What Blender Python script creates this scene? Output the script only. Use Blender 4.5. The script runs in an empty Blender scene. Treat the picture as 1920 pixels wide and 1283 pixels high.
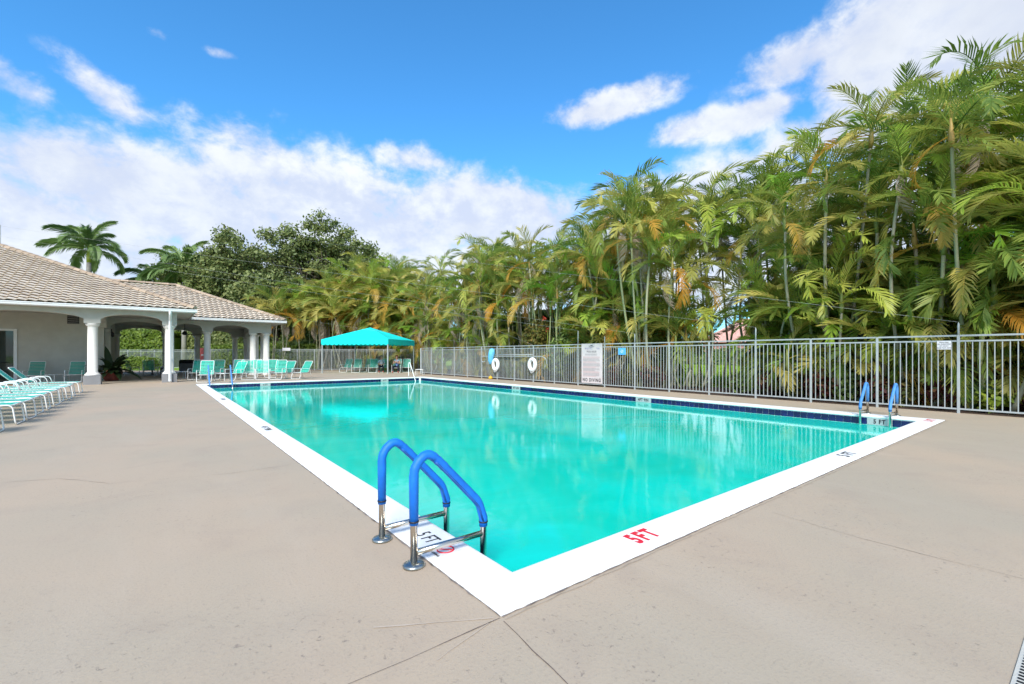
import bpy, math, random
from mathutils import Vector, Matrix, Euler
PI = math.pi
R = math.radians
rnd = random.Random(7)
sc = bpy.context.scene
col = sc.collection

# ------------------------------------------------------------------ camera
YAW = R(38)                       # the lens looks 38 degrees to the right of the pool's long axis
FW = Vector((math.sin(YAW), math.cos(YAW), 0)); RT = Vector((math.cos(YAW), -math.sin(YAW), 0))
EYE = Vector((-1.451, -1.950, 1.40)); FPX = 854.0; HY = 665.0
cam = bpy.data.cameras.new('camera'); cam.lens = 16.0; cam.sensor_width = 36.0
cam.shift_y = 0.0122; cam.clip_start = 0.05; cam.clip_end = 3000
co = bpy.data.objects.new('camera', cam); col.objects.link(co)
co.location = EYE; co.rotation_euler = (R(90), 0, -YAW); sc.camera = co

def ray_y(px, y):                 # x and depth where the sight line of a photo column meets the plane y
    d = FW + RT * ((px - 960) / FPX); t = (y - EYE.y) / d.y
    return EYE.x + d.x * t, t
def ray_x(px, x):
    d = FW + RT * ((px - 960) / FPX); t = (x - EYE.x) / d.x
    return EYE.y + d.y * t, t
def at(px, Z):
    p = EYE + FW * Z + RT * ((px - 960) / FPX * Z); return p.x, p.y
def gnd(px, py, z=0.0):
    return at(px, FPX * (EYE.z - z) / (py - HY))
def hgt(py, Z): return EYE.z + (HY - py) / FPX * Z

# ------------------------------------------------------------------ world
SUN_EL = R(39); SUN_H = (-FW * math.cos(R(7)) - RT * math.sin(R(7)))      # high, behind the left shoulder
SUN_DIR = Vector((SUN_H.x * math.cos(SUN_EL), SUN_H.y * math.cos(SUN_EL), math.sin(SUN_EL)))
SKY_STR = 0.06
w = bpy.data.worlds.new('World'); sc.world = w; w.use_nodes = True
w.cycles.sampling_method = 'MANUAL'; w.cycles.sample_map_resolution = 512
nt = w.node_tree; nt.nodes.clear()
class NG:
    def __init__(s, nt): s.nt = nt
    def n(s, t, **kw):
        x = s.nt.nodes.new(t)
        for k, v in kw.items(): setattr(x, k, v)
        return x
    def put(s, sock, v):
        if isinstance(v, bpy.types.NodeSocket): s.nt.links.new(v, sock)
        elif v is not None: sock.default_value = v
    def m(s, op, a, b=None, c=None, clamp=False):
        x = s.n('ShaderNodeMath', operation=op); x.use_clamp = clamp
        s.put(x.inputs[0], a)
        if b is not None: s.put(x.inputs[1], b)
        if c is not None: s.put(x.inputs[2], c)
        return x.outputs[0]
    def dot(s, a, b):
        x = s.n('ShaderNodeVectorMath', operation='DOT_PRODUCT'); s.put(x.inputs[0], a); s.put(x.inputs[1], b); return x.outputs['Value']
    def vm(s, op, a, b):
        x = s.n('ShaderNodeVectorMath', operation=op); s.put(x.inputs[0], a); s.put(x.inputs[1], b); return x.outputs[0]
    def noise(s, vec, scale, detail=4, rough=0.5, dist=0.0):
        x = s.n('ShaderNodeTexNoise'); s.put(x.inputs['Vector'], vec)
        x.inputs['Scale'].default_value = scale; x.inputs['Detail'].default_value = detail
        x.inputs['Roughness'].default_value = rough; x.inputs['Distortion'].default_value = dist
        return x.outputs['Fac']
    def ramp(s, fac, stops, interp='LINEAR'):
        x = s.n('ShaderNodeValToRGB'); x.color_ramp.interpolation = interp
        e = x.color_ramp.elements
        while len(e) < len(stops): e.new(0.5)
        for i, (p, c) in enumerate(stops):
            e[i].position = p
            e[i].color = (*c, 1) if isinstance(c, (tuple, list)) else (c, c, c, 1)
        s.put(x.inputs[0], fac); return x.outputs[0]
    def mix(s, fac, a, b, blend='MIX'):
        x = s.n('ShaderNodeMix', data_type='RGBA', blend_type=blend)
        s.put(x.inputs[0], fac)
        s.put(x.inputs[6], (*a, 1) if isinstance(a, tuple) else a); s.put(x.inputs[7], (*b, 1) if isinstance(b, tuple) else b)
        return x.outputs[2]
    def smooth(s, v, lo, hi):
        x = s.n('ShaderNodeMapRange', interpolation_type='SMOOTHSTEP'); s.put(x.inputs[0], v)
        x.inputs[1].default_value = lo; x.inputs[2].default_value = hi; return x.outputs[0]
    def bump(s, h, strength=0.3, dist=0.01):
        x = s.n('ShaderNodeBump'); x.inputs['Strength'].default_value = strength; x.inputs['Distance'].default_value = dist
        s.put(x.inputs['Height'], h); return x.outputs[0]

g = NG(nt)
tc = g.n('ShaderNodeTexCoord'); D = tc.outputs['Generated']
sky = g.n('ShaderNodeTexSky', sky_type='NISHITA'); sky.sun_disc = False
sky.sun_elevation = SUN_EL; sky.sun_rotation = math.atan2(SUN_DIR.x, SUN_DIR.y)
sky.altitude = 0; sky.air_density = 1.0; sky.dust_density = 0.3; sky.ozone_density = 4.0
dz = g.dot(D, (0, 0, 1)); df = g.dot(D, tuple(FW)); dr = g.dot(D, tuple(RT))
az = g.m('ARCTAN2', dr, df); el = g.m('ARCSINE', dz)
def azel(px, py):
    X = (px - 960) / FPX; Y = (HY - py) / FPX
    return math.atan2(X, 1), math.atan2(Y, math.sqrt(1 + X * X))
BL = [  # cloud banks: photo position of the centre, half axes, tilt (degrees), thickness
    (-60, 370, 420, 112, 8, 1.08), (300, 375, 430, 102, 9, 1.12), (640, 400, 330, 100, 8, 1.12), (930, 408, 240, 84, 4, 1.14),
    (1180, 420, 260, 85, 0, 1.0), (205, 185, 125, 40, 28, .82), (25, 165, 100, 58, 18, .88), (130, 248, 150, 26, 4, .75), (480, 270, 150, 44, 10, .72),
    (780, 300, 120, 32, 0, .74), (1150, 197, 140, 28, -8, 1.0), (1300, 240, 90, 26, -6, .9), (1420, 212, 130, 32, -8, .95), (1400, 350, 240, 62, -4, 1.0),
    (1500, 112, 135, 42, -8, 1.05), (1660, 85, 200, 95, -18, 1.25), (1890, 100, 270, 190, -22, 1.3), (1650, 225, 290, 84, -8, 1.1),
    (1880, 320, 240, 150, 0, 1.1), (1480, 450, 420, 150, 0, 1.2), (418, 101, 42, 11, 0, .70), (298, 62, 38, 13, 0, .60), (640, 525, 1500, 85, 0, 1.0)]
acc = None
for (px, py, a, b, rot, wt) in BL:
    A0, E0 = azel(px, py); A1, E1 = azel(px + a * .5, py); ra = max(abs(A1 - A0) * 2, .02); rb = b / FPX * math.cos(A0)
    c_, s_ = math.cos(R(rot)), math.sin(R(rot))
    u = g.m('SUBTRACT', az, A0); v = g.m('SUBTRACT', el, E0)
    p = g.m('MULTIPLY_ADD', u, c_ / ra, g.m('MULTIPLY', v, -s_ / ra)); q = g.m('MULTIPLY_ADD', u, s_ / rb, g.m('MULTIPLY', v, c_ / rb))
    r2 = g.m('MULTIPLY_ADD', p, p, g.m('MULTIPLY', q, q))
    f = g.m('MULTIPLY', g.m('POWER', 2.718, g.m('MULTIPLY', r2, -0.9)), wt)
    acc = f if acc is None else g.m('SMOOTH_MAX', acc, f, 0.15)
st = g.vm('MULTIPLY', D, (1, 1, 1.35))
n1 = g.noise(st, 4.2, 10, 0.58, 0.25); n2 = g.noise(g.vm('ADD', st, (3.1, 1.7, 0.06)), 3.2, 8, 0.58, 0.5); n3 = g.noise(st, 1.1, 3, 0.5); n4 = g.noise(st, 15.0, 8, 0.60, 0.15)
side = g.smooth(g.m('ABSOLUTE', az), 0.95, 1.5)          # beyond the view the broken cloud goes on
gen = g.m('MULTIPLY', g.m('MULTIPLY', n3, 1.35), side)
base_ = g.m('MAXIMUM', acc, gen)
dens = g.m('MULTIPLY_ADD', g.m('MULTIPLY_ADD', g.smooth(base_, .02, .5), .7, .3), g.m('ADD', g.m('MULTIPLY', g.m('SUBTRACT', n1, 0.5), 1.75), g.m('MULTIPLY', g.m('SUBTRACT', n4, 0.5), 1.15)), base_)
mask = g.m('MULTIPLY', g.smooth(dens, 0.30, 0.86), .95)
k = .6 / SKY_STR
A0, E0 = azel(1930, 60)
gr = g.m('ADD', g.m('ADD', g.m('MULTIPLY', g.m('SUBTRACT', n2, 0.40), 1.7), g.m('MULTIPLY', g.m('SUBTRACT', n4, 0.5), 0.8)), g.m('MULTIPLY', g.smooth(g.m('ADD', az, g.m('MULTIPLY', el, .35)), .72, 1.05), .55))
shade = g.m('MULTIPLY', g.smooth(gr, 0.0, 0.9), g.smooth(dens, 0.5, 1.1))
hi_ = g.smooth(g.m('ADD', g.m('MULTIPLY', n4, .9), g.m('MULTIPLY', n1, .9)), .78, 1.12)
ccol = g.mix(shade, g.mix(hi_, (.335 * k, .368 * k, .45 * k), (.485 * k, .50 * k, .505 * k)), (.335 * k, .36 * k, .42 * k))
blue = g.mix(1.0, sky.outputs[0], (0.46, 1.06, 1.33), 'MULTIPLY')
out = g.mix(mask, blue, ccol)
bg = g.n('ShaderNodeBackground'); g.put(bg.inputs['Color'], out); bg.inputs['Strength'].default_value = SKY_STR
wo = g.n('ShaderNodeOutputWorld'); nt.links.new(bg.outputs[0], wo.inputs[0])

# ------------------------------------------------------------------ sun, exposure
sl = bpy.data.lights.new('sun', 'SUN'); sl.energy = 1.5; sl.angle = R(26); sl.color = (1, .965, .90)
so = bpy.data.objects.new('sun', sl); col.objects.link(so)
so.rotation_euler = (-SUN_DIR).to_track_quat('-Z', 'Y').to_euler(); so.location = (0, 0, 30)
sc.view_settings.view_transform = 'Standard'; sc.view_settings.look = 'None'
sc.view_settings.exposure = 1.82; sc.view_settings.gamma = 1.0; sc.view_settings.use_curve_mapping = False
sc.render.engine = 'CYCLES'
sc.cycles.use_denoising = True; sc.cycles.use_adaptive_sampling = True; sc.cycles.adaptive_threshold = 0.02
sc.cycles.max_bounces = 7; sc.cycles.diffuse_bounces = 3; sc.cycles.glossy_bounces = 3; sc.cycles.transmission_bounces = 4
sc.cycles.transparent_max_bounces = 10; sc.cycles.caustics_reflective = False; sc.cycles.caustics_refractive = False

# ------------------------------------------------------------------ materials
MATS = {}
def mat(name, base=(.5, .5, .5), rough=.6, metal=0.0, var=0.0, scale=3.0, bump=0.0, bscale=80.0, spec=.4, objvar=0.0, trans=0.0, coord='Object'):
    m = bpy.data.materials.new(name); m.use_nodes = True; t = m.node_tree; t.nodes.clear(); h = NG(t)
    p = h.n('ShaderNodeBsdfPrincipled'); o = h.n('ShaderNodeOutputMaterial')
    p.inputs['Roughness'].default_value = rough; p.inputs['Metallic'].default_value = metal; p.inputs['Specular IOR Level'].default_value = spec
    tcn = h.n('ShaderNodeTexCoord').outputs[coord]
    c = (*base, 1)
    if var:
        f = h.noise(tcn, scale, 5, .6)
        c = h.mix(h.smooth(f, .3, .7), tuple(max(0, x * (1 - var)) for x in base), tuple(min(1, x * (1 + var)) for x in base))
    if objvar:
        oi = h.n('ShaderNodeObjectInfo')
        hs = h.n('ShaderNodeHueSaturation'); h.put(hs.inputs['Color'], c)
        h.put(hs.inputs['Value'], h.m('MULTIPLY_ADD', oi.outputs['Random'], 2 * objvar, 1 - objvar)); c = hs.outputs[0]
    h.put(p.inputs['Base Color'], c)
    if bump: h.put(p.inputs['Normal'], h.bump(h.noise(tcn, bscale, 4, .6), bump, .01))
    s = p.outputs[0]
    if trans:
        tr = h.n('ShaderNodeBsdfTranslucent'); h.put(tr.inputs['Color'], c)
        mx = h.n('ShaderNodeMixShader'); mx.inputs[0].default_value = trans
        t.links.new(s, mx.inputs[1]); t.links.new(tr.outputs[0], mx.inputs[2]); s = mx.outputs[0]
    t.links.new(s, o.inputs[0]); MATS[name] = m; return m

def leafmat(name, stops, rough=.45, trans=.3, noise=2.0):
    """foliage: each leaf object takes its own tint, a little uneven along its length"""
    m = bpy.data.materials.new(name); m.use_nodes = True; t = m.node_tree; t.nodes.clear(); h = NG(t)
    o = h.n('ShaderNodeOutputMaterial'); p = h.n('ShaderNodeBsdfPrincipled'); p.inputs['Roughness'].default_value = rough
    p.inputs['Specular IOR Level'].default_value = .35
    oi = h.n('ShaderNodeObjectInfo'); tcn = h.n('ShaderNodeTexCoord').outputs['Object']
    f = h.m('ADD', oi.outputs['Random'], h.m('ADD', h.m('MULTIPLY', h.m('SUBTRACT', h.noise(tcn, noise, 3), .5), .6), h.m('MULTIPLY', h.m('SUBTRACT', h.n('ShaderNodeNewGeometry').outputs['Random Per Island'], .5), .35)), clamp=True)
    c = h.ramp(f, stops); h.put(p.inputs['Base Color'], c)
    tr = h.n('ShaderNodeBsdfTranslucent'); h.put(tr.inputs['Color'], c)
    mx = h.n('ShaderNodeMixShader'); mx.inputs[0].default_value = trans
    t.links.new(p.outputs[0], mx.inputs[1]); t.links.new(tr.outputs[0], mx.inputs[2]); t.links.new(mx.outputs[0], o.inputs[0])
    MATS[name] = m; return m

def massmat(name, stops, rough=.5, trans=.25, scale=1.2):
    """foliage in one mesh: tint from clump to clump and from leaf to leaf"""
    m = bpy.data.materials.new(name); m.use_nodes = True; t = m.node_tree; t.nodes.clear(); h = NG(t)
    o = h.n('ShaderNodeOutputMaterial'); p = h.n('ShaderNodeBsdfPrincipled'); p.inputs['Roughness'].default_value = rough
    p.inputs['Specular IOR Level'].default_value = .3
    tcn = h.n('ShaderNodeTexCoord').outputs['Object']; ge = h.n('ShaderNodeNewGeometry')
    f = h.m('ADD', h.m('MULTIPLY', h.noise(tcn, scale, 3), .6), h.m('MULTIPLY', ge.outputs['Random Per Island'], .45))
    c = h.ramp(f, stops); h.put(p.inputs['Base Color'], c)
    tr = h.n('ShaderNodeBsdfTranslucent'); h.put(tr.inputs['Color'], c)
    mx = h.n('ShaderNodeMixShader'); mx.inputs[0].default_value = trans
    t.links.new(p.outputs[0], mx.inputs[1]); t.links.new(tr.outputs[0], mx.inputs[2]); t.links.new(mx.outputs[0], o.inputs[0])
    MATS[name] = m; return m

mat('white_metal', (.80, .80, .78), .35, 0, .04, 6)
mat('fence_metal', (.36, .39, .39), .40, 0, .10, 4)
mat('chrome', (.62, .57, .50), .20, 1.0, .06, 9)
mat('flange', (.40, .42, .40), .32, 1.0, .15, 12)
mat('blue_grip', (.006, .155, .62), .55, 0, .10, 14, .2, 60)
mat('blue_grip_faded', (.07, .24, .56), .55, 0, .15, 14, .2, 60)
mat('blue_grip_dark', (.018, .10, .36), .6, 0, .25, 9, .35, 50)
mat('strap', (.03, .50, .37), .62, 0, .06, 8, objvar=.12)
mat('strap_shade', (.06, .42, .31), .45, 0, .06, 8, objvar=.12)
mat('canvas', (.005, .74, .70), .75, 0, .04, 3, .15, 200, trans=.15)
mat('stucco', (.50, .49, .44), .85, 0, .05, 2.5, .35, 120)
mat('stucco_grey', (.235, .235, .24), .85, 0, .08, 2.5, .35, 120)
mat('column_white', (.74, .72, .67), .7, 0, .04, 3, .25, 90)
mat('trim_white', (.78, .80, .80), .45, 0, .04, 4)
mat('ceiling', (.44, .42, .38), .85, 0, .04, 3)
mat('dark', (.015, .015, .017), .5)
mat('black_paint', (.02, .02, .022), .6)
mat('red_paint', (.72, .02, .04), .5)
mat('terracotta', (.17, .04, .03), .6, 0, .25, 8)
mat('sign_white', (.74, .72, .72), .5, 0, .04, 2)
mat('rules_board', (.62, .555, .54), .5, 0, .05, 2)
mat('sign_blue', (.10, .42, .80), .5, 0, .05, 5)
mat('sign_red', (.55, .12, .11), .6, 0, .2, 6)
mat('print_grey', (.20, .17, .18), .7); mat('print_red', (.48, .25, .24), .7); mat('print_violet', (.34, .31, .45), .7)
mat('ring_white', (.80, .80, .79), .5, 0, .04, 6)
mat('float_blue', (.15, .52, .80), .6, 0, .15, 8)
mat('yellow', (.75, .42, .03), .6)
mat('wire', (.30, .31, .28), .6)
mat('bark', (.13, .105, .08), .9, 0, .35, 6, .5, 20)
mat('ridge_tile', (.43, .325, .235), .8, 0, .25, 1.2, .3, 40, objvar=.22)
mat('skin', (.55, .31, .22), .55); mat('shirt_white', (.72, .72, .76), .8, 0, .05, 10); mat('shirt_blue', (.16, .26, .50), .8, 0, .2, 12)
mat('shirt_pale', (.34, .46, .58), .8, 0, .15, 10); mat('trousers', (.012, .013, .028), .8); mat('shoe_red', (.55, .10, .08), .6)
mat('hair_grey', (.36, .30, .20), .8, 0, .2, 30); mat('hair_red', (.20, .03, .025), .7, 0, .2, 30)
mat('pink_wall', (.62, .33, .27), .85, 0, .06, 1); mat('pink_roof', (.60, .33, .27), .85, 0, .15, 3); mat('orange_roof', (.50, .20, .10), .85, 0, .2, 3)
mat('mulch', (.075, .045, .032), .95, 0, .5, 14, .6, 60)
mat('grass', (.20, .33, .03), .9, 0, .3, 1.5, .5, 40, coord='Object')
mat('tile_blue', (.007, .010, .075), .18, 0, .3, 5, objvar=.35, spec=.5)
mat('floor_stain', (.34, .40, .24), .9, 0, .3, 4)
mat('marker_tile', (.40, .43, .43), .3)
mat('stone_step', (.70, .74, .72), .7, 0, .05, 3)

def glassmat():
    m = bpy.data.materials.new('door_glass'); m.use_nodes = True; t = m.node_tree; t.nodes.clear(); h = NG(t)
    o = h.n('ShaderNodeOutputMaterial'); p = h.n('ShaderNodeBsdfPrincipled')
    p.inputs['Base Color'].default_value = (.035, .05, .045, 1); p.inputs['Roughness'].default_value = .03; p.inputs['Specular IOR Level'].default_value = .6
    t.links.new(p.outputs[0], o.inputs[0]); MATS['door_glass'] = m
glassmat()

def deckmat():
    m = bpy.data.materials.new('painted_concrete'); m.use_nodes = True; t = m.node_tree; t.nodes.clear(); h = NG(t)
    o = h.n('ShaderNodeOutputMaterial'); p = h.n('ShaderNodeBsdfPrincipled'); p.inputs['Roughness'].default_value = .72
    p.inputs['Specular IOR Level'].default_value = .25
    C = h.n('ShaderNodeTexCoord').outputs['Object']
    big = h.noise(C, .33, 4, .55, .3); mid = h.noise(C, 1.6, 6, .62, .6); fine = h.noise(C, 55, 6, .7); pit = h.noise(C, 24, 5, .75, .4)
    c = h.mix(h.smooth(big, .32, .68), (.46, .358, .260), (.405, .340, .256))
    c = h.mix(h.m('MULTIPLY', h.smooth(mid, .46, .78), .38), c, (.35, .275, .215))
    c = h.mix(h.m('MULTIPLY', h.smooth(h.noise(h.vm('MULTIPLY', C, (1, .16, 1)), 1.3, 5, .6), .5, .8), .30), c, (.50, .42, .335))
    worn = h.smooth(h.noise(C, .9, 5, .6, .2), .44, .62)                       # rougher, pitted patches
    pm = h.m('MULTIPLY', h.smooth(pit, .58, .70), worn)
    c = h.mix(h.m('MULTIPLY', pm, .60), c, (.20, .16, .14))
    c = h.mix(h.m('MULTIPLY', h.smooth(fine, .50, .74), .42), c, (.24, .20, .18))
    c = h.mix(h.m('MULTIPLY', h.smooth(h.noise(C, 5, 3, .6), .80, .84), .5), c, (.10, .08, .07))
    h.put(p.inputs['Base Color'], c)
    hh = h.m('SUBTRACT', h.m('MULTIPLY', fine, .5), h.m('MULTIPLY', pm, .5))
    h.put(p.inputs['Normal'], h.bump(hh, .55, .008))
    t.links.new(p.outputs[0], o.inputs[0]); MATS['deck'] = m
deckmat()

def copingmat():
    m = bpy.data.materials.new('white_coping'); m.use_nodes = True; t = m.node_tree; t.nodes.clear(); h = NG(t)
    o = h.n('ShaderNodeOutputMaterial'); p = h.n('ShaderNodeBsdfPrincipled'); p.inputs['Roughness'].default_value = .6
    C = h.n('ShaderNodeTexCoord').outputs['Object']
    c = h.mix(h.m('MULTIPLY', h.smooth(h.noise(C, 2.2, 6, .65), .52, .8), .5), (.84, .84, .83), (.68, .67, .65))
    c = h.mix(h.m('MULTIPLY', h.smooth(h.noise(C, 70, 3, .6), .66, .8), .35), c, (.45, .44, .42))
    h.put(p.inputs['Base Color'], c); h.put(p.inputs['Normal'], h.bump(h.noise(C, 60, 4, .6), .2, .005))
    t.links.new(p.outputs[0], o.inputs[0]); MATS['coping'] = m
copingmat()

def plastermat():
    m = bpy.data.materials.new('pool_plaster'); m.use_nodes = True; t = m.node_tree; t.nodes.clear(); h = NG(t)
    o = h.n('ShaderNodeOutputMaterial'); p = h.n('ShaderNodeBsdfPrincipled'); p.inputs['Roughness'].default_value = .8
    C = h.n('ShaderNodeTexCoord').outputs['Object']
    c = h.mix(h.smooth(h.noise(C, .30, 5, .6, .4), .35, .65), (.88, .94, .92), (.80, .92, .83))
    c = h.mix(h.m('MULTIPLY', h.smooth(h.noise(C, 1.1, 6, .65, .5), .55, .78), .35), c, (.52, .74, .56))
    h.put(p.inputs['Base Color'], c); t.links.new(p.outputs[0], o.inputs[0]); MATS['plaster'] = m
plastermat()

def watermat():
    m = bpy.data.materials.new('pool_water'); m.use_nodes = True; t = m.node_tree; t.nodes.clear(); h = NG(t)
    o = h.n('ShaderNodeOutputMaterial'); C = h.n('ShaderNodeTexCoord').outputs['Object']
    rip = h.m('ADD', h.noise(C, 7.5, 4, .55, .4), h.m('MULTIPLY', h.noise(C, 1.3, 2, .5), 1.6))
    nrm = h.bump(rip, .05, .03)
    tr = h.n('ShaderNodeBsdfTransparent'); tr.inputs[0].default_value = (.05, .985, .86, 1)
    gl = h.n('ShaderNodeBsdfGlossy'); gl.inputs['Roughness'].default_value = .012; gl.inputs['Color'].default_value = (1, 1, 1, 1)
    t.links.new(nrm, gl.inputs['Normal'])
    fr = h.n('ShaderNodeFresnel'); fr.inputs['IOR'].default_value = 1.333; t.links.new(nrm, fr.inputs['Normal'])
    mx = h.n('ShaderNodeMixShader'); t.links.new(fr.outputs[0], mx.inputs[0]); t.links.new(tr.outputs[0], mx.inputs[1]); t.links.new(gl.outputs[0], mx.inputs[2])
    di = h.n('ShaderNodeBsdfDiffuse'); h.put(di.inputs['Color'], h.mix(h.smooth(h.noise(C, .42, 7, .66, .9), .33, .66), (.0, .78, .57), (.0, .95, .77)))
    mk = h.n('ShaderNodeMixShader'); mk.inputs[0].default_value = .64; t.links.new(tr.outputs[0], mk.inputs[1]); t.links.new(di.outputs[0], mk.inputs[2]); t.links.new(mk.outputs[0], mx.inputs[1])   # cloudy water scatters light back
    t.links.new(mx.outputs[0], o.inputs[0]); MATS['water'] = m
watermat()

def tilemat():
    m = bpy.data.materials.new('concrete_roof_tile'); m.use_nodes = True; t = m.node_tree; t.nodes.clear(); h = NG(t)
    o = h.n('ShaderNodeOutputMaterial'); p = h.n('ShaderNodeBsdfPrincipled'); p.inputs['Roughness'].default_value = .85
    C = h.n('ShaderNodeTexCoord').outputs['Object']
    c = h.mix(h.smooth(h.noise(C, 3.0, 4, .6), .35, .7), (.54, .455, .365), (.68, .595, .49))
    c = h.mix(h.m('MULTIPLY', h.smooth(h.noise(C, .7, 4, .6), .52, .75), .5), c, (.36, .28, .22))
    h.put(p.inputs['Base Color'], c); t.links.new(p.outputs[0], o.inputs[0]); MATS['roof_tile'] = m
tilemat()

leafmat('frond_green', [(0, (0.117, 0.194, 0.033)), (.35, (0.207, 0.287, 0.052)), (.7, (0.341, 0.395, 0.076)), (1, (0.538, 0.522, 0.107))], trans=.48)
leafmat('frond_bright', [(0, (0.210, 0.363, 0.036)), (.5, (0.330, 0.484, 0.058)), (1, (0.540, 0.564, 0.101))], trans=.48)
leafmat('frond_olive', [(0, (0.312, 0.314, 0.070)), (.5, (0.484, 0.438, 0.109)), (1, (0.625, 0.522, 0.141))], trans=.48)
leafmat('frond_orange', [(0, (.64, .29, .035)), (.5, (.66, .40, .07)), (1, (.52, .37, .09))], trans=.48)
leafmat('frond_dead', [(0, (.36, .29, .21)), (.5, (.48, .39, .29)), (1, (.30, .22, .15))], trans=.2)
leafmat('palm_stem', [(0, (.22, .20, .15)), (.5, (.33, .32, .22)), (1, (.26, .29, .13))], .7, 0)
leafmat('palm_shaft', [(0, (.16, .20, .05)), (.6, (.24, .25, .07)), (1, (.42, .25, .07))], .5, 0)
leafmat('frond_royal', [(0, (0.120, 0.209, 0.068)), (1, (0.264, 0.372, 0.124))], trans=.35)
massmat('oak_leaf', [(.2, (0.081, 0.113, 0.036)), (.5, (0.153, 0.196, 0.062)), (.8, (0.292, 0.315, 0.108))], scale=.35)
massmat('hedge_leaf', [(.2, (0.048, 0.090, 0.012)), (.5, (0.114, 0.180, 0.020)), (.8, (0.209, 0.279, 0.040))], scale=.8)
massmat('dark_leaf', [(.2, (0.054, 0.090, 0.026)), (.5, (0.135, 0.204, 0.052)), (.8, (0.300, 0.375, 0.104))], scale=.8)
massmat('hibiscus_leaf', [(.2, (.05, .07, .015)), (.5, (.13, .14, .025)), (.8, (.26, .17, .05))], scale=1.6)
massmat('croton_leaf', [(.15, (0.042, 0.028, 0.017)), (.45, (0.140, 0.028, 0.028)), (.6, (0.070, 0.098, 0.028)), (.85, (0.280, 0.070, 0.042))], scale=2.5)
massmat('lime_leaf', [(.2, (.14, .22, .02)), (.5, (.28, .36, .04)), (.8, (.42, .45, .08))], scale=2)
massmat('pot_leaf', [(.2, (.012, .028, .010)), (.6, (.03, .055, .02)), (.9, (.07, .09, .03))], scale=3)
massmat('grass_blade', [(.2, (.10, .20, .015)), (.5, (.20, .32, .025)), (.8, (.32, .42, .05))], scale=1)

# ------------------------------------------------------------------ mesh helpers
class MB:
    def __init__(s): s.v = []; s.f = []; s.m = []; s.mats = []
    def mi(s, name):
        if name not in s.mats: s.mats.append(name)
        return s.mats.index(name)
    def add(s, vs, fs, mt=None):
        o = len(s.v); s.v += [tuple(x) for x in vs]; s.f += [tuple(i + o for i in f) for f in fs]
        s.m += [s.mi(mt) if mt else 0] * len(fs); return s
    def box(s, lo, hi, mt=None, M=None):
        (a, b, c), (d, e, f) = lo, hi
        vs = [(a, b, c), (d, b, c), (d, e, c), (a, e, c), (a, b, f), (d, b, f), (d, e, f), (a, e, f)]
        if M: vs = [M @ Vector(v) for v in vs]
        return s.add(vs, [(3, 2, 1, 0), (4, 5, 6, 7), (0, 1, 5, 4), (1, 2, 6, 5), (2, 3, 7, 6), (3, 0, 4, 7)], mt)
    def bbox(s, lo, hi, b, mt=None, M=None):
        """box with chamfered vertical and top edges"""
        (x0, y0, z0), (x1, y1, z1) = lo, hi
        def ring(z, i): return [(x0 + b + i, y0 + i, z), (x1 - b - i, y0 + i, z), (x1 - i, y0 + b + i, z), (x1 - i, y1 - b - i, z),
                                (x1 - b - i, y1 - i, z), (x0 + b + i, y1 - i, z), (x0 + i, y1 - b - i, z), (x0 + i, y0 + b + i, z)]
        vs = ring(z0, 0) + ring(z1 - b, 0) + ring(z1, b)
        if M: vs = [M @ Vector(v) for v in vs]
        fs = [tuple(range(7, -1, -1)), tuple(range(16, 24))]
        for k_ in (0, 8):
            for i in range(8): j = (i + 1) % 8; fs.append((k_ + i, k_ + j, k_ + 8 + j, k_ + 8 + i))
        return s.add(vs, fs, mt)
    def tube(s, pts, r, n=8, mt=None, closed=False, caps=True):
        P = [Vector(p) for p in pts]; N = len(P); rr = r if isinstance(r, (list, tuple)) else [r] * N
        vs = []; prev = None
        for i, p in enumerate(P):
            if closed: d = P[(i + 1) % N] - P[i - 1]
            else: d = P[min(i + 1, N - 1)] - P[max(i - 1, 0)]
            d = d.normalized() if d.length > 1e-9 else Vector((0, 0, 1))
            if prev is None:
                a = Vector((0, 0, 1)) if abs(d.z) < .9 else Vector((1, 0, 0)); x = d.cross(a).normalized()
            else: x = (prev - d * prev.dot(d)); x = x.normalized() if x.length > 1e-6 else d.orthogonal().normalized()
            prev = x; y = d.cross(x)
            for k_ in range(n):
                t_ = 2 * PI * k_ / n; vs.append(p + (x * math.cos(t_) + y * math.sin(t_)) * rr[i])
        fs = []
        for i in range(N if closed else N - 1):
            a, b = i * n, ((i + 1) % N) * n
            for k_ in range(n): j = (k_ + 1) % n; fs.append((a + k_, a + j, b + j, b + k_))
        if not closed and caps: fs += [tuple(range(n - 1, -1, -1)), tuple(range((N - 1) * n, N * n))]
        return s.add(vs, fs, mt)
    def lathe(s, prof, n=20, mt=None, c=(0, 0, 0)):
        vs = [(c[0] + r * math.cos(2 * PI * k_ / n), c[1] + r * math.sin(2 * PI * k_ / n), c[2] + z) for r, z in prof for k_ in range(n)]
        fs = []
        for i in range(len(prof) - 1):
            for k_ in range(n): j = (k_ + 1) % n; fs.append((i * n + k_, i * n + j, (i + 1) * n + j, (i + 1) * n + k_))
        fs += [tuple(range(n - 1, -1, -1)), tuple(range((len(prof) - 1) * n, len(prof) * n))]
        return s.add(vs, fs, mt)
    def mesh(s, name, mt=None, smooth=False):
        me = bpy.data.meshes.new(name); me.from_pydata(s.v, [], s.f)
        names = s.mats or [mt]
        for x in names: me.materials.append(MATS[x if x else mt])
        if len(names) > 1: me.polygons.foreach_set('material_index', s.m)
        if smooth: me.polygons.foreach_set('use_smooth', [True] * len(s.f))
        me.update(); return me
    def build(s, name, mt=None, parent=None, smooth=False):
        return link(name, s.mesh(name, mt, smooth), parent)
def link(name, data, parent=None):
    o = bpy.data.objects.new(name, data); col.objects.link(o)
    if parent is not None: o.parent = parent
    return o
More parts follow.
